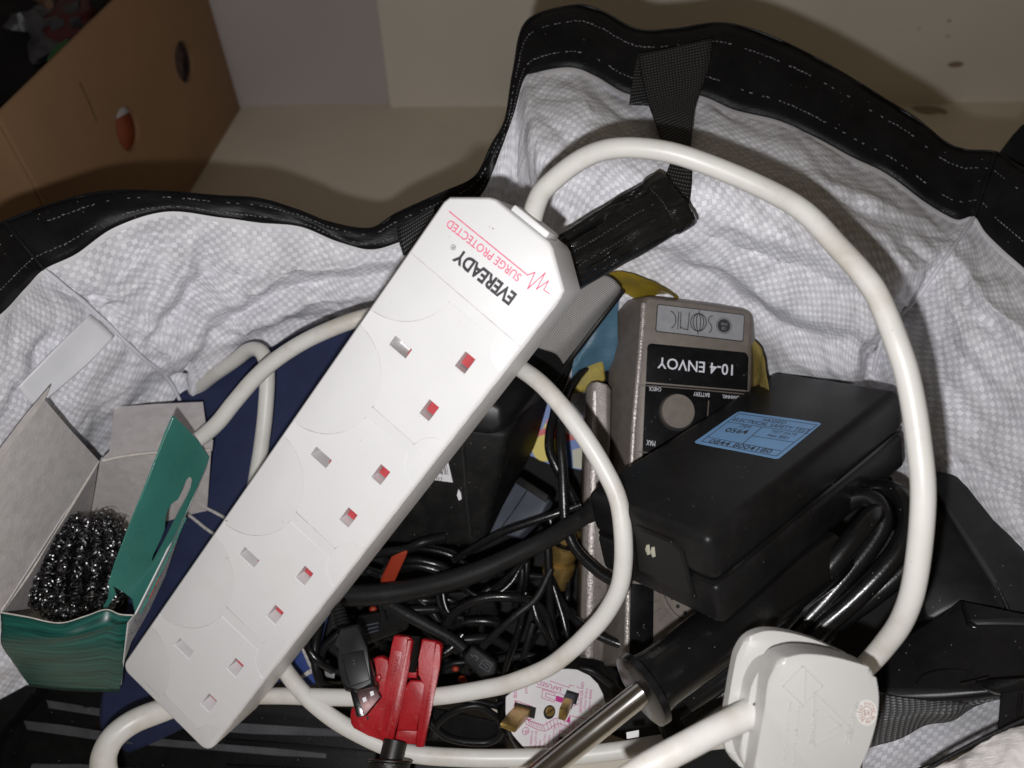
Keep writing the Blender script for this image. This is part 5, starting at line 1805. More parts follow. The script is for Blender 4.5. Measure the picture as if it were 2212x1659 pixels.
# ------------------------------------------------------------------ soldering tool: black handle, bright steel shaft
tool = thing('soldering_tool', 'black handled tool with bright steel shaft pointing to the bottom edge', 'tool', P(1420, 1480, .29))
ta, tb_ = P(1120, 1708, .268), P(1388, 1494, .268)
lathe('shaft', ta, tb_, [(0, .0043), (.5, .0044), (1.02, .0044)], M['chrome'], tool, seg=32)
hb, he = P(1396, 1484, .270), P(1800, 1190, .303)
ax_ = nrm(he - hb)
lathe('flange', hb - ax_ * .0035, hb + ax_ * .001, [(0, .0118), (.15, .0136), (.75, .0138), (1, .0120)], M['black_gloss'], tool, seg=40, sharp=30)
lathe('handle', hb, he, [(0, .0118), (.03, .0110), (.06, .0106), (.10, .0106), (.25, .0110), (.6, .0112), (.9, .0112), (1, .010)], M['black_gloss'], tool, seg=40)

# ------------------------------------------------------------------ fused plug with the white wiring card, pins up
WF = Frame(P(1190, 1530, .338), RT + FW * .38, UP + FW * .06)
fp = thing('fused_plug', 'black mains plug lying pins up with a white wiring card', 'plug', WF(0, 0, -14))
def wz(x, y):
    return WF.px(1078.4 + x * .15, 1410 + y * .15)


WB = WF.moved(0, 0, -3)
base_pts = [(1093, 1500), (1110, 1470), (1150, 1440), (1200, 1424), (1250, 1418), (1290, 1424), (1322, 1442), (1340, 1470), (1342, 1520), (1330, 1560), (1290, 1610), (1220, 1640), (1130, 1628), (1096, 1580)]
prism('plug_body', WF, orient([tuple(p) for p in smooth_poly([WB.px(*q) for q in base_pts], 3)]), -14, -1.0, M['black_gloss'], fp, 2.5, 4, sharp=50)
card_pts = [(96, 850), (98, 700), (100, 640), (260, 500), (500, 330), (760, 240), (1000, 235), (1120, 245), (1300, 330), (1420, 450), (1490, 590), (1540, 760), (1480, 900), (1300, 1080), (1130, 1230), (960, 1330), (820, 1385), (600, 1390), (370, 1380), (270, 1270), (195, 1180), (110, 1000)]
cardo = prism('wiring_card', WF, orient([wz(*q) for q in card_pts]), -.6, 0, M['paper_white'], fp)
# print on the card
def wl(pts):
    return [wz(*q) for q in pts]


lines('card_print', WF, [wl([(730, 405), (1005, 500), (1012, 460)]), wl([(1020, 470), (1080, 478)]), wl([(1110, 490), (1150, 500), (1150, 520)]), wl([(1000, 545), (990, 640)]), wl([(1150, 550), (1140, 690)]), wl([(1070, 770), (1150, 730)]),
                         wl([(540, 490), (860, 580), (930, 610), (960, 660)]), wl([(625, 528), (805, 585), (800, 620)]), wl([(625, 528), (612, 650), (795, 708), (800, 680)]), wl([(672, 580), (800, 622)]), wl([(672, 580), (664, 632), (790, 675)]),
                         wl([(1015, 905), (1320, 972), (1325, 830), (1345, 780), (1400, 752), (1450, 765), (1500, 810)]), wl([(1015, 905), (1020, 1000), (1000, 1165), (1085, 1190)]),
                         wl([(500, 800), (490, 930)]), wl([(245, 690), (480, 775)]), wl([(250, 940), (470, 960)]), wl([(430, 950), (430, 985)]),
                         wl([(400, 940), (430, 985), (645, 1045), (740, 985), (800, 945), (850, 945), (1010, 1005)]), wl([(375, 985), (395, 1035), (560, 1110), (660, 1130), (720, 1100), (800, 1035), (850, 1015), (1005, 1070)]),
                         wl([(800, 1035), (785, 1120), (780, 1260), (800, 1330)]), wl([(1005, 1165), (870, 1115), (860, 1225), (800, 1340)])], .26, M['print_magenta'], cardo, z=.05)
hat = []
for i in range(14):
    t = i / 13
    if t < .5:
        a = (400 + 245 * t * 2, 945 + 100 * t * 2)
        b_ = (440 + 240 * t * 2, 1045 + 80 * t * 2)
    else:
        k = (t - .5) * 2
        a = (645 + 340 * k, 1045 - 70 * k + (-50 if k < .6 else 0))
        b_ = (690 + 310 * k, 1120 - 90 * k)
    hat.append(wl([a, b_]))
lines('card_print', WF, hat, .22, M['print_magenta'], cardo, z=.05)
V, F = [], []
for i in range(11):
    for j in range(7):
        x = 806 + i * 19 + (j % 2) * 9
        y = 1040 + j * 17 + i * 5
        if i < 4:
            ys = [y, y + 119, y + 200] if j < 4 else [y]
        else:
            ys = [y]
        for yy in ys:
            if yy > 1330 or (i >= 4 and yy > 1150):
                continue
            lx, ly = wz(x, yy)
            speck(WF, lx, ly, .13, .05)
tag(mk('card_dots', V, F, M['print_magenta'], cardo, smooth=False), kind='stuff')
for pts in ([(815, 620), (835, 618), (925, 650), (930, 680), (900, 720), (875, 718), (808, 692)], [(1000, 920), (1022, 915), (1012, 1000), (965, 985)]):
    plate('card_patch', WF, orient(wl(pts)), .06, M['print_magenta'], cardo, .03)
for s, a, b_, c_ in (('3AFUSED', (920, 505), (560, 400), (905, 565)), ('BROWN OR RED', (1188, 862), (1222, 420), (1145, 858)), ('15mm O\'ALL', (1242, 826), (1276, 515), (1208, 822)), ('5mm BARE', (1308, 814), (1340, 530), (1272, 810)),
                     ('INSIDE', (1082, 1150), (1092, 980), (1036, 1146)), ('VIEW', (1150, 1130), (1156, 1010), (1106, 1128)), ('GREEN &', (468, 1340), (486, 1128), (438, 1336)), ('YELLOW OR', (530, 1378), (550, 1120), (498, 1374)),
                     ('GREEN', (590, 1378), (606, 1258), (560, 1376)), ('15mm O\'ALL', (652, 1378), (676, 1172), (620, 1376)), ('5mm BARE', (716, 1378), (738, 1188), (690, 1376)), ('L', (590, 552), (586, 600), (500, 560)),
                     ('by BS', (240, 770), (256, 560), (196, 760)), ('KITE', (405, 590), (416, 480), (366, 585))):
    textfit('lettering', s, WF, *[(1078.4 + q[0] * .15, 1410 + q[1] * .15) for q in (a, b_, c_)], M['print_magenta'], cardo, z=.05, thick=.012)
ce = wz(380, 1125)
ring = circle(ce[0], ce[1], 1.62, 24)
lines('card_print', WF, [ring + [ring[0]], wl([(335, 1130), (385, 1140)]), wl([(392, 1085), (378, 1180)]), wl([(404, 1110), (398, 1160)]), wl([(416, 1122), (412, 1150)])], .22, M['print_magenta'], cardo, z=.05)
ce = wz(1412, 832)
ring = circle(ce[0], ce[1], 1.0, 20)
lines('card_print', WF, [ring + [ring[0]]], .3, M['print_magenta'], cardo, z=.05)
# screw in its hole
ce = wz(722, 855)
prism('screw_hole', WF, circle(ce[0], ce[1], 2.9, 30, 3.1), -.05, .10, M['dark_hole'], fp)
prism('screw', WF, circle(ce[0] + .2, ce[1] + .35, 2.2, 26), .05, .45, M['brass'], fp, .3)
lines('screw_slot', WF, [[(ce[0] - 1.4, ce[1] - .3), (ce[0] + 1.7, ce[1] + 1.2)]], .5, M['dark_hole'], fp, z=.5)


def pin(base4, tip4, zt, sleeve=None, mat='brass'):
    """rectangular pin from four measured base corners and four measured tip corners"""
    B = [P(1078.4 + x * .15, 1410 + y * .15, 0.338) for x, y in base4]
    bb = [WF(*wz(*q), -1) for q in base4]
    WTn = WF.moved(0, 0, zt)
    tt = [WTn(*WTn.px(1078.4 + x * .15, 1410 + y * .15)) for x, y in tip4]
    hull('pin', bb + tt, M[mat], fp, .0006, 2)
    if sleeve:
        s = sleeve
        mm = [b * (1 - s) + t * s for b, t in zip(bb, tt)]
        c = sum(mm) / 4
        c0_ = sum(bb) / 4
        hull('pin_sleeve', [c0_ + (b - c0_) * 1.12 for b in bb] + [c + (m - c) * 1.12 for m in mm], M['slate_plastic'], fp, .0003, 2)
    for q in (base4,):
        x0 = [wz(*p) for p in q]
        m = np.mean(x0, axis=0)
        prism('pin_slot', WF, orient([tuple(m + (np.array(p) - m) * 1.35) for p in x0]), .0, .07, M['dark_hole'], fp)


pin([(260, 740), (490, 800), (470, 920), (250, 860)], [(14, 1000), (228, 1060), (225, 1165), (12, 1080)], 18)
pin([(990, 560), (1120, 600), (1090, 720), (960, 690)], [(862, 800), (970, 815), (955, 990), (845, 965)], 15, sleeve=.38)
pin([(890, 1225), (1010, 1250), (980, 1330), (870, 1310)], [(770, 1450), (880, 1470), (870, 1620), (760, 1600)], 15, sleeve=.4)

# ------------------------------------------------------------------ coiled black mains lead at the right
GRP = 'turns of the coiled black mains lead'
coil = thing('coiled_lead', 'thick glossy black mains lead coiled beside the white plug', 'cable', P(1800, 1260, .31))
turns = [[(1600, 1440, .300, 50), (1678, 1352, .296, 48), (1740, 1285, .293, 47), (1800, 1215, .292, 46), (1850, 1155, .293, 45), (1882, 1118, .297, 43), (1905, 1098, .306, 42)],
         [(1640, 1450, .308, 46), (1712, 1370, .302, 45), (1780, 1300, .300, 44), (1840, 1230, .299, 43), (1890, 1165, .299, 42), (1908, 1120, .300, 42), (1890, 1082, .304, 42), (1850, 1076, .309, 42), (1800, 1110, .314, 42), (1750, 1160, .318, 42)],
         [(1680, 1450, .304, 46), (1760, 1368, .298, 46), (1830, 1308, .295, 45), (1890, 1250, .293, 45), (1940, 1190, .293, 45), (1962, 1130, .296, 44), (1950, 1080, .302, 43), (1915, 1056, .310, 43), (1870, 1060, .316, 42)],
         [(1720, 1440, .315, 46), (1800, 1350, .308, 46), (1880, 1290, .304, 46), (1950, 1230, .302, 46), (1985, 1160, .304, 45), (1985, 1090, .310, 44)],
         [(1620, 1470, .318, 46), (1700, 1400, .316, 46), (1790, 1330, .314, 46), (1870, 1250, .314, 46), (1930, 1150, .316, 45)]]
for t in turns:
    tube('turn', t, M['black_cable'], coil, seg=18)
# moulded lettering on one turn reads as small raised marks; flat letters would not be legible here
# ------------------------------------------------------------------ black appliance at the right edge
ap = thing('black_appliance', 'large black moulded plastic appliance with mounting clip at the right edge', 'appliance', P(2080, 1350, .33))
hull('front_panel', [P(*q) for q in ((1985, 1010, .335), (2019, 1017, .333), (2146, 1043, .322), (2186, 1082, .316), (2300, 1260, .300), (2300, 1420, .292), (2187, 1336, .296), (2148, 1246, .304), (2024, 1046, .329))] +
     back([P(*q) for q in ((1985, 1010, .335), (2146, 1043, .322), (2186, 1082, .316), (2300, 1260, .300), (2300, 1420, .292), (1985, 1060, .335))], .03), M['appliance_face'], ap, .0008, 2, angle=4)
hull('side_panel', [P(*q) for q in ((2010, 1046, .333), (2024, 1050, .3315), (2150, 1250, .306), (2190, 1340, .298), (2076, 1296, .306), (2000, 1340, .310), (1960, 1180, .325))] + back([P(*q) for q in ((2010, 1046, .335), (2190, 1340, .305), (1960, 1350, .32))], .03), M['black_satin'], ap, .0015, 3, angle=4)
tube('ridge', [(2020, 1046, .3305, 9), (2060, 1110, .3225, 9), (2110, 1190, .3125, 9), (2152, 1262, .3035, 9), (2186, 1334, .2965, 8)], M['black_worn'], ap, seg=10)
lip = [(1935, 1392, .305), (1990, 1350, .306), (2040, 1318, .306), (2074, 1298, .305), (2086, 1318, .300), (2090, 1350, .297), (2108, 1372, .294), (2160, 1384, .290), (2300, 1390, .280)]
hull('main_body', [P(*q) for q in ((1880, 1425, .300), (1950, 1385, .303), (2010, 1352, .303), (2080, 1298, .301), (2100, 1352, .293), (2300, 1345, .280), (2300, 1480, .262), (2212, 1490, .266), (2161, 1500, .270), (2096, 1512, .274), (2009, 1514, .279), (1940, 1506, .284), (1880, 1490, .290))] +
     back([P(*q) for q in ((1840, 1430, .315), (2040, 1345, .318), (2300, 1390, .30), (2300, 1500, .275), (2100, 1522, .285), (1940, 1512, .295), (1850, 1490, .305))], .03), M['black_satin'], ap, .004, 4, angle=3)
el = [(1978, 1480, .2735), (1990, 1462, .2755), (2020, 1450, .2765), (2060, 1446, .2760), (2100, 1450, .2745), (2130, 1458, .2725)]
tube('edge', [(1915, 1425, .2985, 5), (1960, 1392, .3005, 5), (2020, 1345, .3005, 5), (2076, 1300, .2995, 6)], M['black_gloss'], ap, seg=8)
tube('edge', [(2078, 1300, .2992, 7), (2088, 1330, .2955, 9), (2100, 1354, .2918, 10), (2150, 1354, .2885, 6), (2225, 1350, .284, 5)], M['black_gloss'], ap, seg=8)
tube('ridge', [(2180, 1080, .3145, 10), (2200, 1110, .311, 10), (2230, 1155, .306, 10)], M['black_worn'], ap, seg=10)
hull('shelf', [P(*q) for q in ((2092, 1338, .2925), (2110, 1352, .2910), (2225, 1352, .2830), (2225, 1332, .2850), (2160, 1330, .2895))] + back([P(*q) for q in ((2092, 1340, .2935), (2225, 1350, .2850), (2225, 1334, .2870), (2160, 1332, .2910))], .004), M['appliance_face'], ap, .0004, 1)
tube('moulded_ring', [(x, y, d + .004, 3) for x, y, d in el], M['black_gloss'], ap, seg=8)
tube('edge', [(2074, 1478, .2705, 5), (2110, 1470, .269, 5), (2134, 1464, .268, 5)], M['black_gloss'], ap, seg=8)
hull('clip_arm', [P(*q) for q in ((2161, 1496, .258), (2225, 1490, .255), (2225, 1560, .246), (2206, 1598, .244), (2161, 1603, .246), (2158, 1578, .247), (2154, 1576, .248))] + back([P(*q) for q in ((2165, 1500, .262), (2225, 1494, .26), (2225, 1600, .25), (2165, 1600, .25))], .006), M['black_satin'], ap, .0008, 2)
tube('clip_rib', [(2205, 1500, .2545, 8), (2198, 1550, .249, 8), (2190, 1592, .2455, 8)], M['black_gloss'], ap, seg=8)
hull('foot', [P(*q) for q in ((2100, 1470, .268), (2225, 1462, .258), (2225, 1500, .254), (2162, 1500, .258), (2130, 1490, .262))] + back([P(*q) for q in ((2110, 1475, .272), (2225, 1470, .262), (2225, 1505, .26), (2140, 1500, .268))], .006), M['black_gloss'], ap, .0012, 3)

ms = thing('ribbed_pouch', 'grey ribbed mesh fabric showing below the black appliance at the lower right', 'pouch', P(1990, 1560, .32))
mrr = [[(1850, 1480, .292), (1895, 1498, .289), (1960, 1508, .286), (2040, 1514, .283), (2100, 1512, .281), (2165, 1498, .280)],
       [(1850, 1560, .288), (1895, 1556, .285), (1960, 1548, .282), (2040, 1535, .280), (2100, 1523, .279), (2165, 1506, .279)],
       [(1850, 1630, .290), (1885, 1617, .288), (1955, 1592, .286), (2030, 1558, .284), (2090, 1534, .283), (2165, 1510, .282)]]
surf('mesh', np.array([smooth_poly(list(c), 10, closed=False) for c in np.array([smooth_poly([P(*p) for p in r], 10, closed=False) for r in mrr]).transpose(1, 0, 2)]), M['mesh_rib'], ms, thick=.0008, disp=lambda u, v, p: .0012 * math.sin(u * 180 + 3 * math.sin(v * 90)))
o = sheet('mesh_pocket', [[(1700, 1625, .30), (1780, 1620, .298), (1860, 1615, .296)], [(1700, 1660, .298), (1780, 1660, .296), (1860, 1660, .294)], [(1700, 1720, .296), (1780, 1720, .294), (1860, 1720, .292)]], M['mesh_rib'], ms, sub=6)

# ------------------------------------------------------------------ red pipe cutter
pc = thing('pipe_cutter', 'red painted pipe cutter with black knurled knob standing on the cables', 'pipe cutter', P(850, 1640, .325))
CU = frame3((830, 1609, .3105), (915, 1613, .3105), (850, 1373, .3205))
def cu(x, y):
    return CU.px(553 + x / 4, 1244.25 + y / 4)


def cpoly(name, pts, z0, z1, mat='red_paint', bev=.7, seg=3):
    return prism(name, CU, orient([cu(*q) for q in pts]), z0, z1, M[mat], pc, bev, seg)


cpoly('jaw_plate', [(1000, 725), (1030, 708), (1080, 704), (1140, 735), (1150, 1200), (1130, 1452), (1100, 1448), (960, 1395), (830, 1330), (806, 1290), (800, 1220), (812, 1160), (835, 1135), (850, 1200), (868, 1222), (960, 1200), (1030, 1150), (1062, 1090), (1065, 1030), (1045, 960), (1035, 860)], -8.5, -3.0)
cpoly('rail', [(1190, 520), (1215, 512), (1310, 525), (1345, 535), (1362, 565), (1330, 760), (1285, 1000), (1240, 1200), (1190, 1400), (1178, 1462), (1108, 1458), (1040, 1330), (1060, 1200), (1100, 1000), (1140, 800), (1170, 620)], -6, .6)
cpoly('rail_lip', [(1310, 540), (1350, 548), (1360, 568), (1325, 770), (1275, 1010), (1225, 1220), (1185, 1455), (1130, 1452), (1170, 1290), (1210, 1100), (1260, 850), (1298, 640)], -2, 2.0, bev=.6)
cpoly('rail', [(1430, 550), (1460, 546), (1550, 562), (1595, 580), (1612, 612), (1590, 780), (1555, 960), (1520, 1140), (1480, 1330), (1452, 1476), (1380, 1478), (1400, 1330), (1430, 1100), (1470, 935), (1395, 860), (1405, 720)], -6, .4)
cpoly('rail_lip', [(1550, 572), (1590, 580), (1608, 615), (1590, 780), (1550, 980), (1510, 1180), (1450, 1472), (1405, 1474), (1440, 1260), (1490, 1000), (1530, 760)], -2, 1.8, bev=.6)
cpoly('slider', [(1290, 950), (1330, 905), (1430, 905), (1474, 940), (1432, 1100), (1394, 1342), (1212, 1340), (1250, 1150)], -5, -.6)
cpoly('slider_block', [(1312, 806), (1390, 802), (1385, 890), (1308, 888)], -5, -1.5, bev=.5)
cpoly('slider_foot', [(1212, 1338), (1396, 1342), (1380, 1470), (1180, 1462)], -6, -2.4)
cpoly('name_panel', [(1168, 632), (1268, 650), (1240, 800), (1190, 1080), (1130, 1345), (1030, 1325), (1070, 1160), (1120, 900)], .55, .85, bev=.15)
r6 = random.Random(6)
segs = []
for i in range(30):
    t = i / 29
    x = 1230 - 150 * t
    y = 690 + 600 * t
    a = cu(x - 25, y)
    b_ = cu(x + 10, y + 6 + r6.uniform(-8, 8))
    c_ = cu(x + r6.uniform(-15, 15), y + 14)
    segs.append([a, b_, c_])
lines('cast_lettering', CU, segs, .35, M['red_paint'], pc, z=1.15, thick=.3)
s0, s1 = P(890, 1452, .3195), P(898, 1374, .3235)
prof = []
for i in range(37):
    prof.append((i / 36, .00255 if i % 2 else .0020))
lathe('screw_thread', s0, s1, prof, M['thread_black'], pc, seg=20, sharp=20)
k0, k1 = P(854, 1600, .3115), P(843, 1648, .3075)
lathe('spindle', k0, k1, [(0, .0049), (1.1, .0049)], M['thread_black'], pc, seg=28)
kn0, kn1 = P(843, 1641, .3085), P(835, 1712, .303)
bm = cyl_bm(kn0, kn1, 1, seg=72, prof=[(0, .0085), (.04, .0092), (.08, .0092), (.12, .0080)] + [(.12 + .88 * i / 24, .0084) for i in range(25)])
axk = nrm(kn1 - kn0)
for v in bm.verts:
    q = np.array(v.co) - kn0
    t = (q @ axk) / np.linalg.norm(kn1 - kn0)
    if t > .13:
        r_ = q - axk * (q @ axk)
        th = math.atan2(r_ @ np.cross(axk, nrm(np.cross(axk, [.3, .2, .9]))), r_ @ nrm(np.cross(axk, [.3, .2, .9])))
        k = 1 + .035 * (abs(((th * 72 / 6.283 / 3 + t * 8) % 1) - .5) - abs(((th * 72 / 6.283 / 3 - t * 8) % 1) - .5))
        v.co = Vector((kn0 + axk * (q @ axk) + r_ * k).tolist())
from_bm('knob', bm, M['thread_black'], pc, sharp=15)
for x, y, r in ((955, 1240, 9), (845, 1205, 5)):
    c_ = cu(x, y)
    prism('hole', CU, circle(c_[0], c_[1], r * .05 * 1.0, 14, r * .09), -3.1, -2.9, M['dark_hole'], pc)
c_ = cu(1050, 890)
prism('roller_pin', CU, circle(c_[0], c_[1], 1.2, 18, 1.6), -3.2, -1.6, M['red_paint'], pc, .5)

# ------------------------------------------------------------------ black cable end with flat metal plug
us = thing('plug_cable', 'black moulded cable plug with flat metal connector leaning on the red cutter', 'cable plug', P(765, 1420, .31))
UF = frame3((742, 1478, .3085), (806, 1484, .3085), (728, 1352, .3185))
def up(x, y):
    return UF.px(553 + x / 4, 1244.25 + y / 4)


prism('shell', UF, orient([up(*q) for q in ((700, 470), (720, 440), (880, 410), (905, 430), (960, 620), (1030, 930), (1015, 960), (880, 985), (810, 995), (770, 990), (745, 920), (715, 760), (690, 640), (720, 600))]), -9, 1, M['black_satin'], us, 1.6, 4)
prism('grip_panel', UF, orient([up(*q) for q in ((740, 680), (930, 640), (990, 900), (820, 960), (790, 900))]), .9, 1.4, M['black_satin'], us, .35, 3)
V0, V1 = P(738, 1352, .319), P(727, 1306, .323)
lathe('strain_relief', V0, V1, [(i / 12, .0036 - .0010 * i / 12 + (.0004 if i % 2 else -.0002)) for i in range(13)], M['black_satin'], us, seg=20, sharp=30)
tube('cord', [(729, 1312, .3225, 20), (722, 1285, .327, 20), (716, 1255, .333, 20), (720, 1210, .342, 20)], M['black_cable'], us, seg=14)
MF = frame3((770, 1548, .3045), (829, 1500, .3045), (756, 1490, .3065))
mpts = [(812, 995), (1005, 935), (1040, 1010), (1075, 1048), (985, 1180), (932, 1205), (868, 1218), (838, 1100)]
shell = prism('connector', UF, orient([up(*q) for q in ((812, 985), (1010, 930), (1072, 1045), (940, 1206), (868, 1218))]), -5.5, -1.0, M['steel_dark'], us, .3)
prism('connector_side', UF, orient([up(*q) for q in ((808, 992), (860, 978), (932, 1204), (868, 1219))]), -5.6, -.9, M['black_gloss'], us, .2)
for pts in (((980, 1000), (1010, 990), (1020, 1025), (990, 1040)), ((915, 1055), (945, 1042), (955, 1078), (925, 1092))):
    prism('spring_hole', UF, orient([up(*q) for q in pts]), -1.05, -.9, M['paper_white'], us)
lines('connector_seam', UF, [[up(930, 950), up(945, 1000), up(955, 1030), up(985, 1110)]], .15, M['dark_hole'], us, z=-.92)

# second moulded plug, lying in the tangle
u2 = thing('plug_cable', 'dark grey moulded plug with raised trident mark in the cable tangle', 'cable plug', P(1036, 1430, .35))
U2 = frame3((1010, 1433, .341), (1058, 1470, .339), (1040, 1385, .343))
def u2p(x, y):
    return U2.px(553 + x / 4, 1244.25 + y / 4)


prism('shell', U2, orient([u2p(*q) for q in ((1790, 690), (1860, 600), (1900, 612), (2080, 740), (2085, 790), (2070, 870), (2030, 905), (1960, 900), (1800, 760))]), -8, 0, M['slate_plastic'] if False else M['black_dusty'], u2, 1.4, 3)
q0, q1 = u2p(1900, 690), u2p(1985, 830)
lines('raised_mark', U2, [[u2p(1870, 700), u2p(1885, 680), u2p(1905, 700)], [u2p(1905, 690), u2p(1920, 710), u2p(1900, 730)], [u2p(1950, 740), u2p(1980, 720), u2p(2040, 765), u2p(2010, 830), u2p(1930, 780), u2p(1950, 740)], [u2p(1960, 755), u2p(2000, 800)], [u2p(1985, 745), u2p(2020, 780)]], .3, M['slate_plastic'], u2, z=.12, thick=.2)
tube('cord', [(1004, 1404, .343, 22), (975, 1380, .346, 24), (930, 1355, .349, 26), (880, 1328, .352, 28), (830, 1300, .356, 28), (790, 1280, .362, 28)], M['black_cable_matt'], u2, seg=14)
tube('connector', [(1068, 1462, .342, 26), (1085, 1476, .345, 24)], M['chrome'], u2, seg=4)

# slate grey moulded plug by the adapter
sp = thing('moulded_plug', 'slate grey moulded plug between black adapter and radio', 'plug', P(1120, 1100, .37))
SPF = frame3((1056, 1150, .358), (1130, 1148, .354), (1112, 1040, .362))
prism('body', SPF, orient([SPF.px(*q) for q in ((1056, 1152), (1085, 1095), (1112, 1042), (1128, 1038), (1180, 1072), (1186, 1080), (1172, 1108), (1120, 1160))]), -10, 0, M['slate_plastic'], sp, 1.2, 3)
lines('ridge', SPF, [[SPF.px(1080, 1144), SPF.px(1112, 1100), SPF.px(1142, 1054)]], .7, M['black_gloss'], sp, z=.1)
prism('collar', SPF, orient([SPF.px(*q) for q in ((1112, 1042), (1124, 1030), (1186, 1070), (1180, 1086))]), -11, .8, M['black_dusty'], sp, .6)

# brass fitting
bf = thing('brass_fitting', 'stepped brass fitting with black ring below the slate plug', 'fitting', P(1212, 1215, .375))
b0, b1 = P(1198, 1262, .372), P(1226, 1150, .362)
lathe('body', b0, b1, [(0, .0062), (.20, .0062), (.22, .0078), (.42, .0078), (.46, .0062), (.52, .0066), (.60, .0075), (.78, .0075), (.80, .0066), (1.0, .0064)], M['brass'], bf, seg=32, sharp=30)
bfa = b0 + (b1 - b0) * .82
lathe('ring', bfa, bfa + (b1 - b0) * .07, [(0, .0066), (.3, .0086), (.7, .0086), (1, .0066)], M['black_gloss'], bf, seg=28)

# orange red strap under the cables
os_ = hull('orange_strap', [P(*q) for q in ((846, 1202, .3555), (879, 1186, .3540), (881, 1194, .3540), (850, 1262, .3600), (822, 1262, .3610), (822, 1248, .3610))] + back([P(*q) for q in ((846, 1202, .3555), (880, 1190, .3540), (850, 1262, .3600), (822, 1255, .3610))], .003), M['orange_red'], None, .0008)
tag(os_, 'bright orange red plastic strip showing between black cables', 'strip')
for (x, y, d, w), lb_ in (((806, 1316, .372, 10), 'tiny red bead deep below the thick black cord'), ((984, 1445, .362, 9), 'upper tiny red bead of two beside the dark moulded plug'), ((999, 1468, .362, 12), 'lower tiny red bead of two beside the dark moulded plug')):
    o = lump('red_bead', Frame(P(x, y, d), RT, UP), w * .2, w * .16, 1.5, M['orange_red'], .1, seg=14)
    tag(o, lb_, 'bead', 'tiny red bead among the cables')
o = hull('paper_scrap', [P(*q) for q in ((1353, 1582, .318), (1380, 1577, .317), (1380, 1592, .316), (1354, 1596, .317))] + back([P(*q) for q in ((1353, 1582, .318), (1380, 1577, .317), (1380, 1592, .316))], .001), M['paper_white'], None, 0)
tag(o, 'scrap of white paper beneath the bright steel shaft', 'scrap')
o = hull('grey_block', [P(*q) for q in ((700, 1442, .352), (724, 1455, .350), (722, 1466, .350), (702, 1462, .352))] + back([P(*q) for q in ((700, 1442, .352), (724, 1455, .350), (722, 1466, .350))], .004), M['badge_silver'], None, .0006)
tag(o, 'small grey metal block beside the blue card', 'block')

# ------------------------------------------------------------------ the tangle of black cables
TG = 'thin black cables in the tangle'
LB = 'thin black cable in the tangle between the white strip and the radio'


def cable(pts, label=None, mat='black_cable', dia=.0038, seg=10):
    o = tube('black_cable', pts, M[mat], None, dia=dia, seg=seg, sub=8)
    return tag(o, label or LB, 'cable', None if label else TG)


cable([(1240, 760, .372, 16), (1225, 800, .370, 17), (1205, 850, .367, 19), (1196, 900, .364, 20), (1188, 930, .361, 20), (1187, 970, .358, 21), (1200, 1005, .356, 21), (1222, 1045, .355, 20), (1245, 1090, .356, 20), (1260, 1130, .360, 20)], 'flat black twin cable running down past the printed pack')
cable([(1300, 788, .368, 18), (1262, 800, .366, 18), (1238, 830, .362, 19), (1222, 862, .357, 20), (1212, 905, .352, 21), (1212, 960, .347, 22), (1216, 1020, .344, 23), (1218, 1075, .342, 24), (1222, 1130, .341, 24), (1240, 1180, .340, 24), (1275, 1220, .340, 24), (1315, 1250, .340, 24), (1370, 1265, .340, 22), (1430, 1285, .345, 22), (1500, 1320, .352, 22)], 'thick black cable curving across the grey side of the radio')
cable([(1170, 1060, .372, 16), (1190, 1130, .370, 17), (1185, 1190, .368, 18), (1195, 1260, .362, 18), (1222, 1315, .354, 18), (1256, 1350, .346, 19), (1300, 1376, .342, 19), (1340, 1392, .339, 19), (1384, 1408, .338, 18), (1420, 1440, .342, 18)], 'black cable crossing in front of the radio below the white loop')
cable([(1276, 985, .352, 26), (1240, 1140, .352, 18), (1160, 1128, .352, 17), (1110, 1150, .352, 17), (1050, 1170, .356, 17), (1000, 1190, .362, 17)], 'shiny black cable lying along the thick cord', 'black_satin') if False else None
cable([(1255, 1090, .345, 15), (1200, 1110, .345, 17), (1140, 1130, .347, 18), (1080, 1152, .350, 18), (1030, 1180, .356, 18), (980, 1210, .362, 18)], 'shiny black cable lying just above the thick cord')
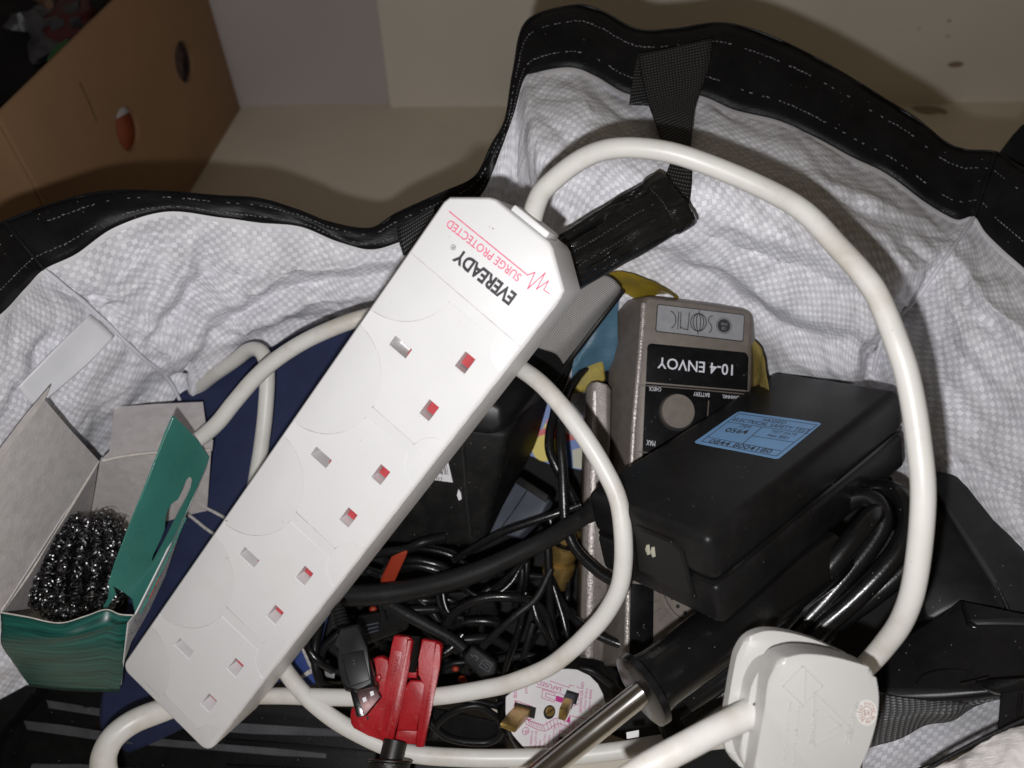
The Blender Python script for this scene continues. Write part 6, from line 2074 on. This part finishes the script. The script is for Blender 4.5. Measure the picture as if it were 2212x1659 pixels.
T = [
    [(800, 1198, .362), (840, 1192, .360), (880, 1186, .359), (912, 1172, .358), (960, 1160, .362)],
    [(830, 1215, .366), (890, 1210, .362), (930, 1216, .361), (960, 1226, .362), (1000, 1250, .366)],
    [(830, 1232, .368), (890, 1222, .364), (930, 1228, .363), (960, 1240, .364), (1010, 1275, .368)],
    [(880, 1185, .370), (930, 1188, .368), (975, 1200, .367), (1010, 1222, .368)],
    [(948, 1262, .352), (946, 1290, .352), (955, 1318, .352), (972, 1332, .354), (990, 1340, .358)],
    [(955, 1260, .356), (960, 1300, .354), (972, 1325, .353), (1000, 1336, .354)],
    [(1000, 1240, .354), (1004, 1262, .352), (1016, 1280, .350), (1042, 1288, .349), (1075, 1282, .349), (1105, 1258, .350), (1125, 1225, .352), (1150, 1190, .356)],
    [(960, 1356, .352), (985, 1322, .350), (1020, 1300, .348), (1060, 1290, .347), (1105, 1290, .347), (1150, 1300, .350), (1178, 1330, .352), (1190, 1370, .352), (1200, 1420, .350)],
    [(880, 1330, .366), (930, 1318, .362), (980, 1310, .360), (1020, 1296, .358), (1060, 1270, .358)],
    [(800, 1340, .362), (850, 1322, .360), (890, 1318, .360), (940, 1316, .362)],
    [(1000, 1450, .358), (1040, 1400, .352), (1080, 1360, .348), (1120, 1325, .346), (1160, 1290, .348), (1190, 1230, .352)],
    [(1080, 1480, .360), (1100, 1420, .354), (1118, 1370, .350), (1130, 1320, .349), (1136, 1280, .351)],
    [(1110, 1490, .362), (1128, 1430, .356), (1142, 1380, .353), (1152, 1345, .353)],
    [(1150, 1300, .348), (1162, 1340, .346), (1180, 1372, .346), (1192, 1400, .348)],
    [(1195, 1265, .356), (1215, 1330, .352), (1225, 1370, .350), (1240, 1410, .350)],
    [(1120, 1180, .358), (1128, 1230, .356), (1124, 1270, .356), (1112, 1310, .358)],
    [(1135, 1170, .360), (1138, 1215, .358), (1133, 1260, .358), (1124, 1300, .360)],
    [(1180, 1150, .354), (1184, 1200, .353), (1186, 1260, .353), (1190, 1330, .355), (1200, 1380, .356)],
    [(1170, 1140, .362), (1150, 1180, .358), (1120, 1225, .356), (1080, 1262, .358), (1050, 1280, .362)],
    [(660, 1360, .352), (664, 1390, .350), (672, 1410, .348), (690, 1430, .348), (720, 1450, .352)],
    [(690, 1350, .358), (680, 1400, .352), (684, 1450, .350), (700, 1480, .352), (740, 1490, .354)],
    [(745, 1300, .360), (770, 1290, .356), (800, 1275, .354), (820, 1300, .354), (830, 1340, .356)],
    [(900, 1470, .352), (920, 1440, .350), (945, 1420, .350), (975, 1400, .352), (1000, 1370, .354)],
    [(940, 1590, .348), (950, 1560, .345), (985, 1535, .343), (1030, 1525, .343), (1060, 1540, .344), (1080, 1560, .346), (1078, 1590, .347), (1050, 1604, .348), (1000, 1602, .347), (960, 1590, .346), (930, 1560, .346), (925, 1530, .348)],
    [(935, 1515, .350), (980, 1512, .346), (1040, 1518, .345), (1090, 1530, .348)],
    [(960, 1360, .36), (1000, 1345, .357), (1050, 1342, .356), (1090, 1352, .358)],
    [(920, 1360, .364), (960, 1382, .358), (1010, 1382, .356), (1060, 1380, .358), (1100, 1400, .360)],
    [(1200, 1420, .356), (1240, 1440, .348), (1280, 1450, .345), (1320, 1480, .345)],
    [(760, 1330, .366), (740, 1360, .362), (700, 1400, .360), (690, 1440, .360)],
    [(860, 1260, .37), (900, 1290, .366), (940, 1330, .364), (960, 1380, .364)],
    [(1050, 1430, .362), (1100, 1420, .358), (1150, 1418, .355), (1200, 1440, .352)],
    [(1440, 1560, .318), (1450, 1600, .316), (1420, 1650, .315)],
    [(1490, 1520, .314), (1560, 1470, .308), (1620, 1420, .306), (1690, 1370, .310)],
    [(1480, 1560, .316), (1550, 1510, .312), (1620, 1460, .312), (1680, 1420, .316)],
]
LABS = ['uppermost black cable bending out from under the strip below the adapter', 'black cable arching between the two orange red strips', 'black cable arching just below the upper orange red strip', 'black cable tucked under the bottom corner of the black adapter',
        'thin black cable hanging straight down from the thick cord', 'second thin black cable hanging beside the first below the thick cord', 'thin black cable making a round loop under the thick cord', 'thin black cable arching like a bow above the dark moulded plug',
        'black cable running level behind the bow shaped cable', 'black cable running level above the flat connector block', 'long black cable rising diagonally from the dark moulded plug', 'black cable rising steeply from the white cable loop',
        'short black cable rising beside the white cable loop', 'short shiny black cable end below the brass fitting', 'black cable curving down from the brass fitting to the white loop', 'left of two straight black cables hanging left of the brass fitting',
        'right of two straight black cables hanging left of the brass fitting', 'black cable hanging straight down beside the brass fitting', 'black cable curving from the slate plug down into the tangle', 'black cable curling close to the edge of the socket strip above the blue card',
        'black cable hooking round the small grey metal block', 'black cable arching over the moulded cable plug', 'black cable bending behind the top of the red cutter', 'small coil of thin black cable between red cutter and wiring card',
        'thin black cable lying across the small coil beside the red cutter', 'black cable running level between red cutter and white loop', 'black cable drooping behind the two red cutter rails', 'black cable leading from the tangle to the fused plug',
        'black cable hidden behind the moulded cable plug', 'black cable sloping down from the thick cord to the red cutter', 'black cable wavering level above the wiring card',
        'short black lead dropping beside the steel shaft below the black flange', 'upper thick black lead under the black tool handle', 'lower thick black lead under the black tool handle']
rc = random.Random(5)
for i, pts in enumerate(T):
    w = rc.choice([14, 16, 18, 19, 21]) if i < 31 else 40
    if i in (4, 5, 6):
        w = 11
    lab = LABS[i] if i < len(LABS) else None
    cable([(*p, w) for p in pts], lab, rc.choice(['black_cable', 'black_cable', 'black_satin', 'black_cable_matt']), seg=10 if w < 20 else 14)
# deep filler loops, hidden under the upper cables
for i in range(18):
    x0, y0 = rc.uniform(760, 1230), rc.uniform(1190, 1500)
    a = rc.uniform(0, 6.28)
    pts = []
    for k in range(6):
        pts.append((x0, y0, rc.uniform(.364, .382), 15))
        a += rc.uniform(-.8, .8)
        x0 += 55 * math.cos(a)
        y0 += 45 * math.sin(a)
        x0 = min(max(x0, 740), 1225)
        y0 = min(max(y0, 1175), 1520)
    cable(pts, None, rc.choice(['black_cable', 'black_satin']), seg=8)
# flat ribbed connector blocks among the cables
o = hull('black_connector', [P(*q) for q in ((770, 1330, .358), (885, 1308, .356), (890, 1330, .356), (880, 1362, .358), (775, 1400, .362))] + back([P(*q) for q in ((770, 1330, .358), (890, 1310, .356), (880, 1362, .358), (775, 1400, .362))], .008), M['black_satin'], None, .0015)
tag(o, 'flat black connector block lying behind the moulded cable plug', 'connector')
for k in range(3):
    tube('rib', [(786, 1352 + k * 9, .3575 - .0002 * k, 4), (818, 1345 + k * 8, .3568, 4)], M['slate_plastic'], o, seg=6)
o = hull('black_box', [P(*q) for q in ((860, 1290, .372), (1060, 1270, .370), (1080, 1330, .372), (900, 1360, .376))] + back([P(*q) for q in ((860, 1290, .372), (1060, 1270, .370), (1080, 1330, .372), (900, 1360, .376))], .01), M['black_satin'], None, .002)
tag(o, 'flat black plastic box buried under the thin cables', 'box')
o = hull('black_case', [P(*q) for q in ((900, 1520, .352), (1090, 1560, .35), (1100, 1640, .352), (880, 1640, .355))] + back([P(*q) for q in ((900, 1520, .352), (1090, 1560, .35), (1100, 1640, .352), (880, 1640, .355))], .02), M['tray_black'], None, .002)
tag(o, 'flat black plastic case under the cable loop left of the wiring card', 'case')
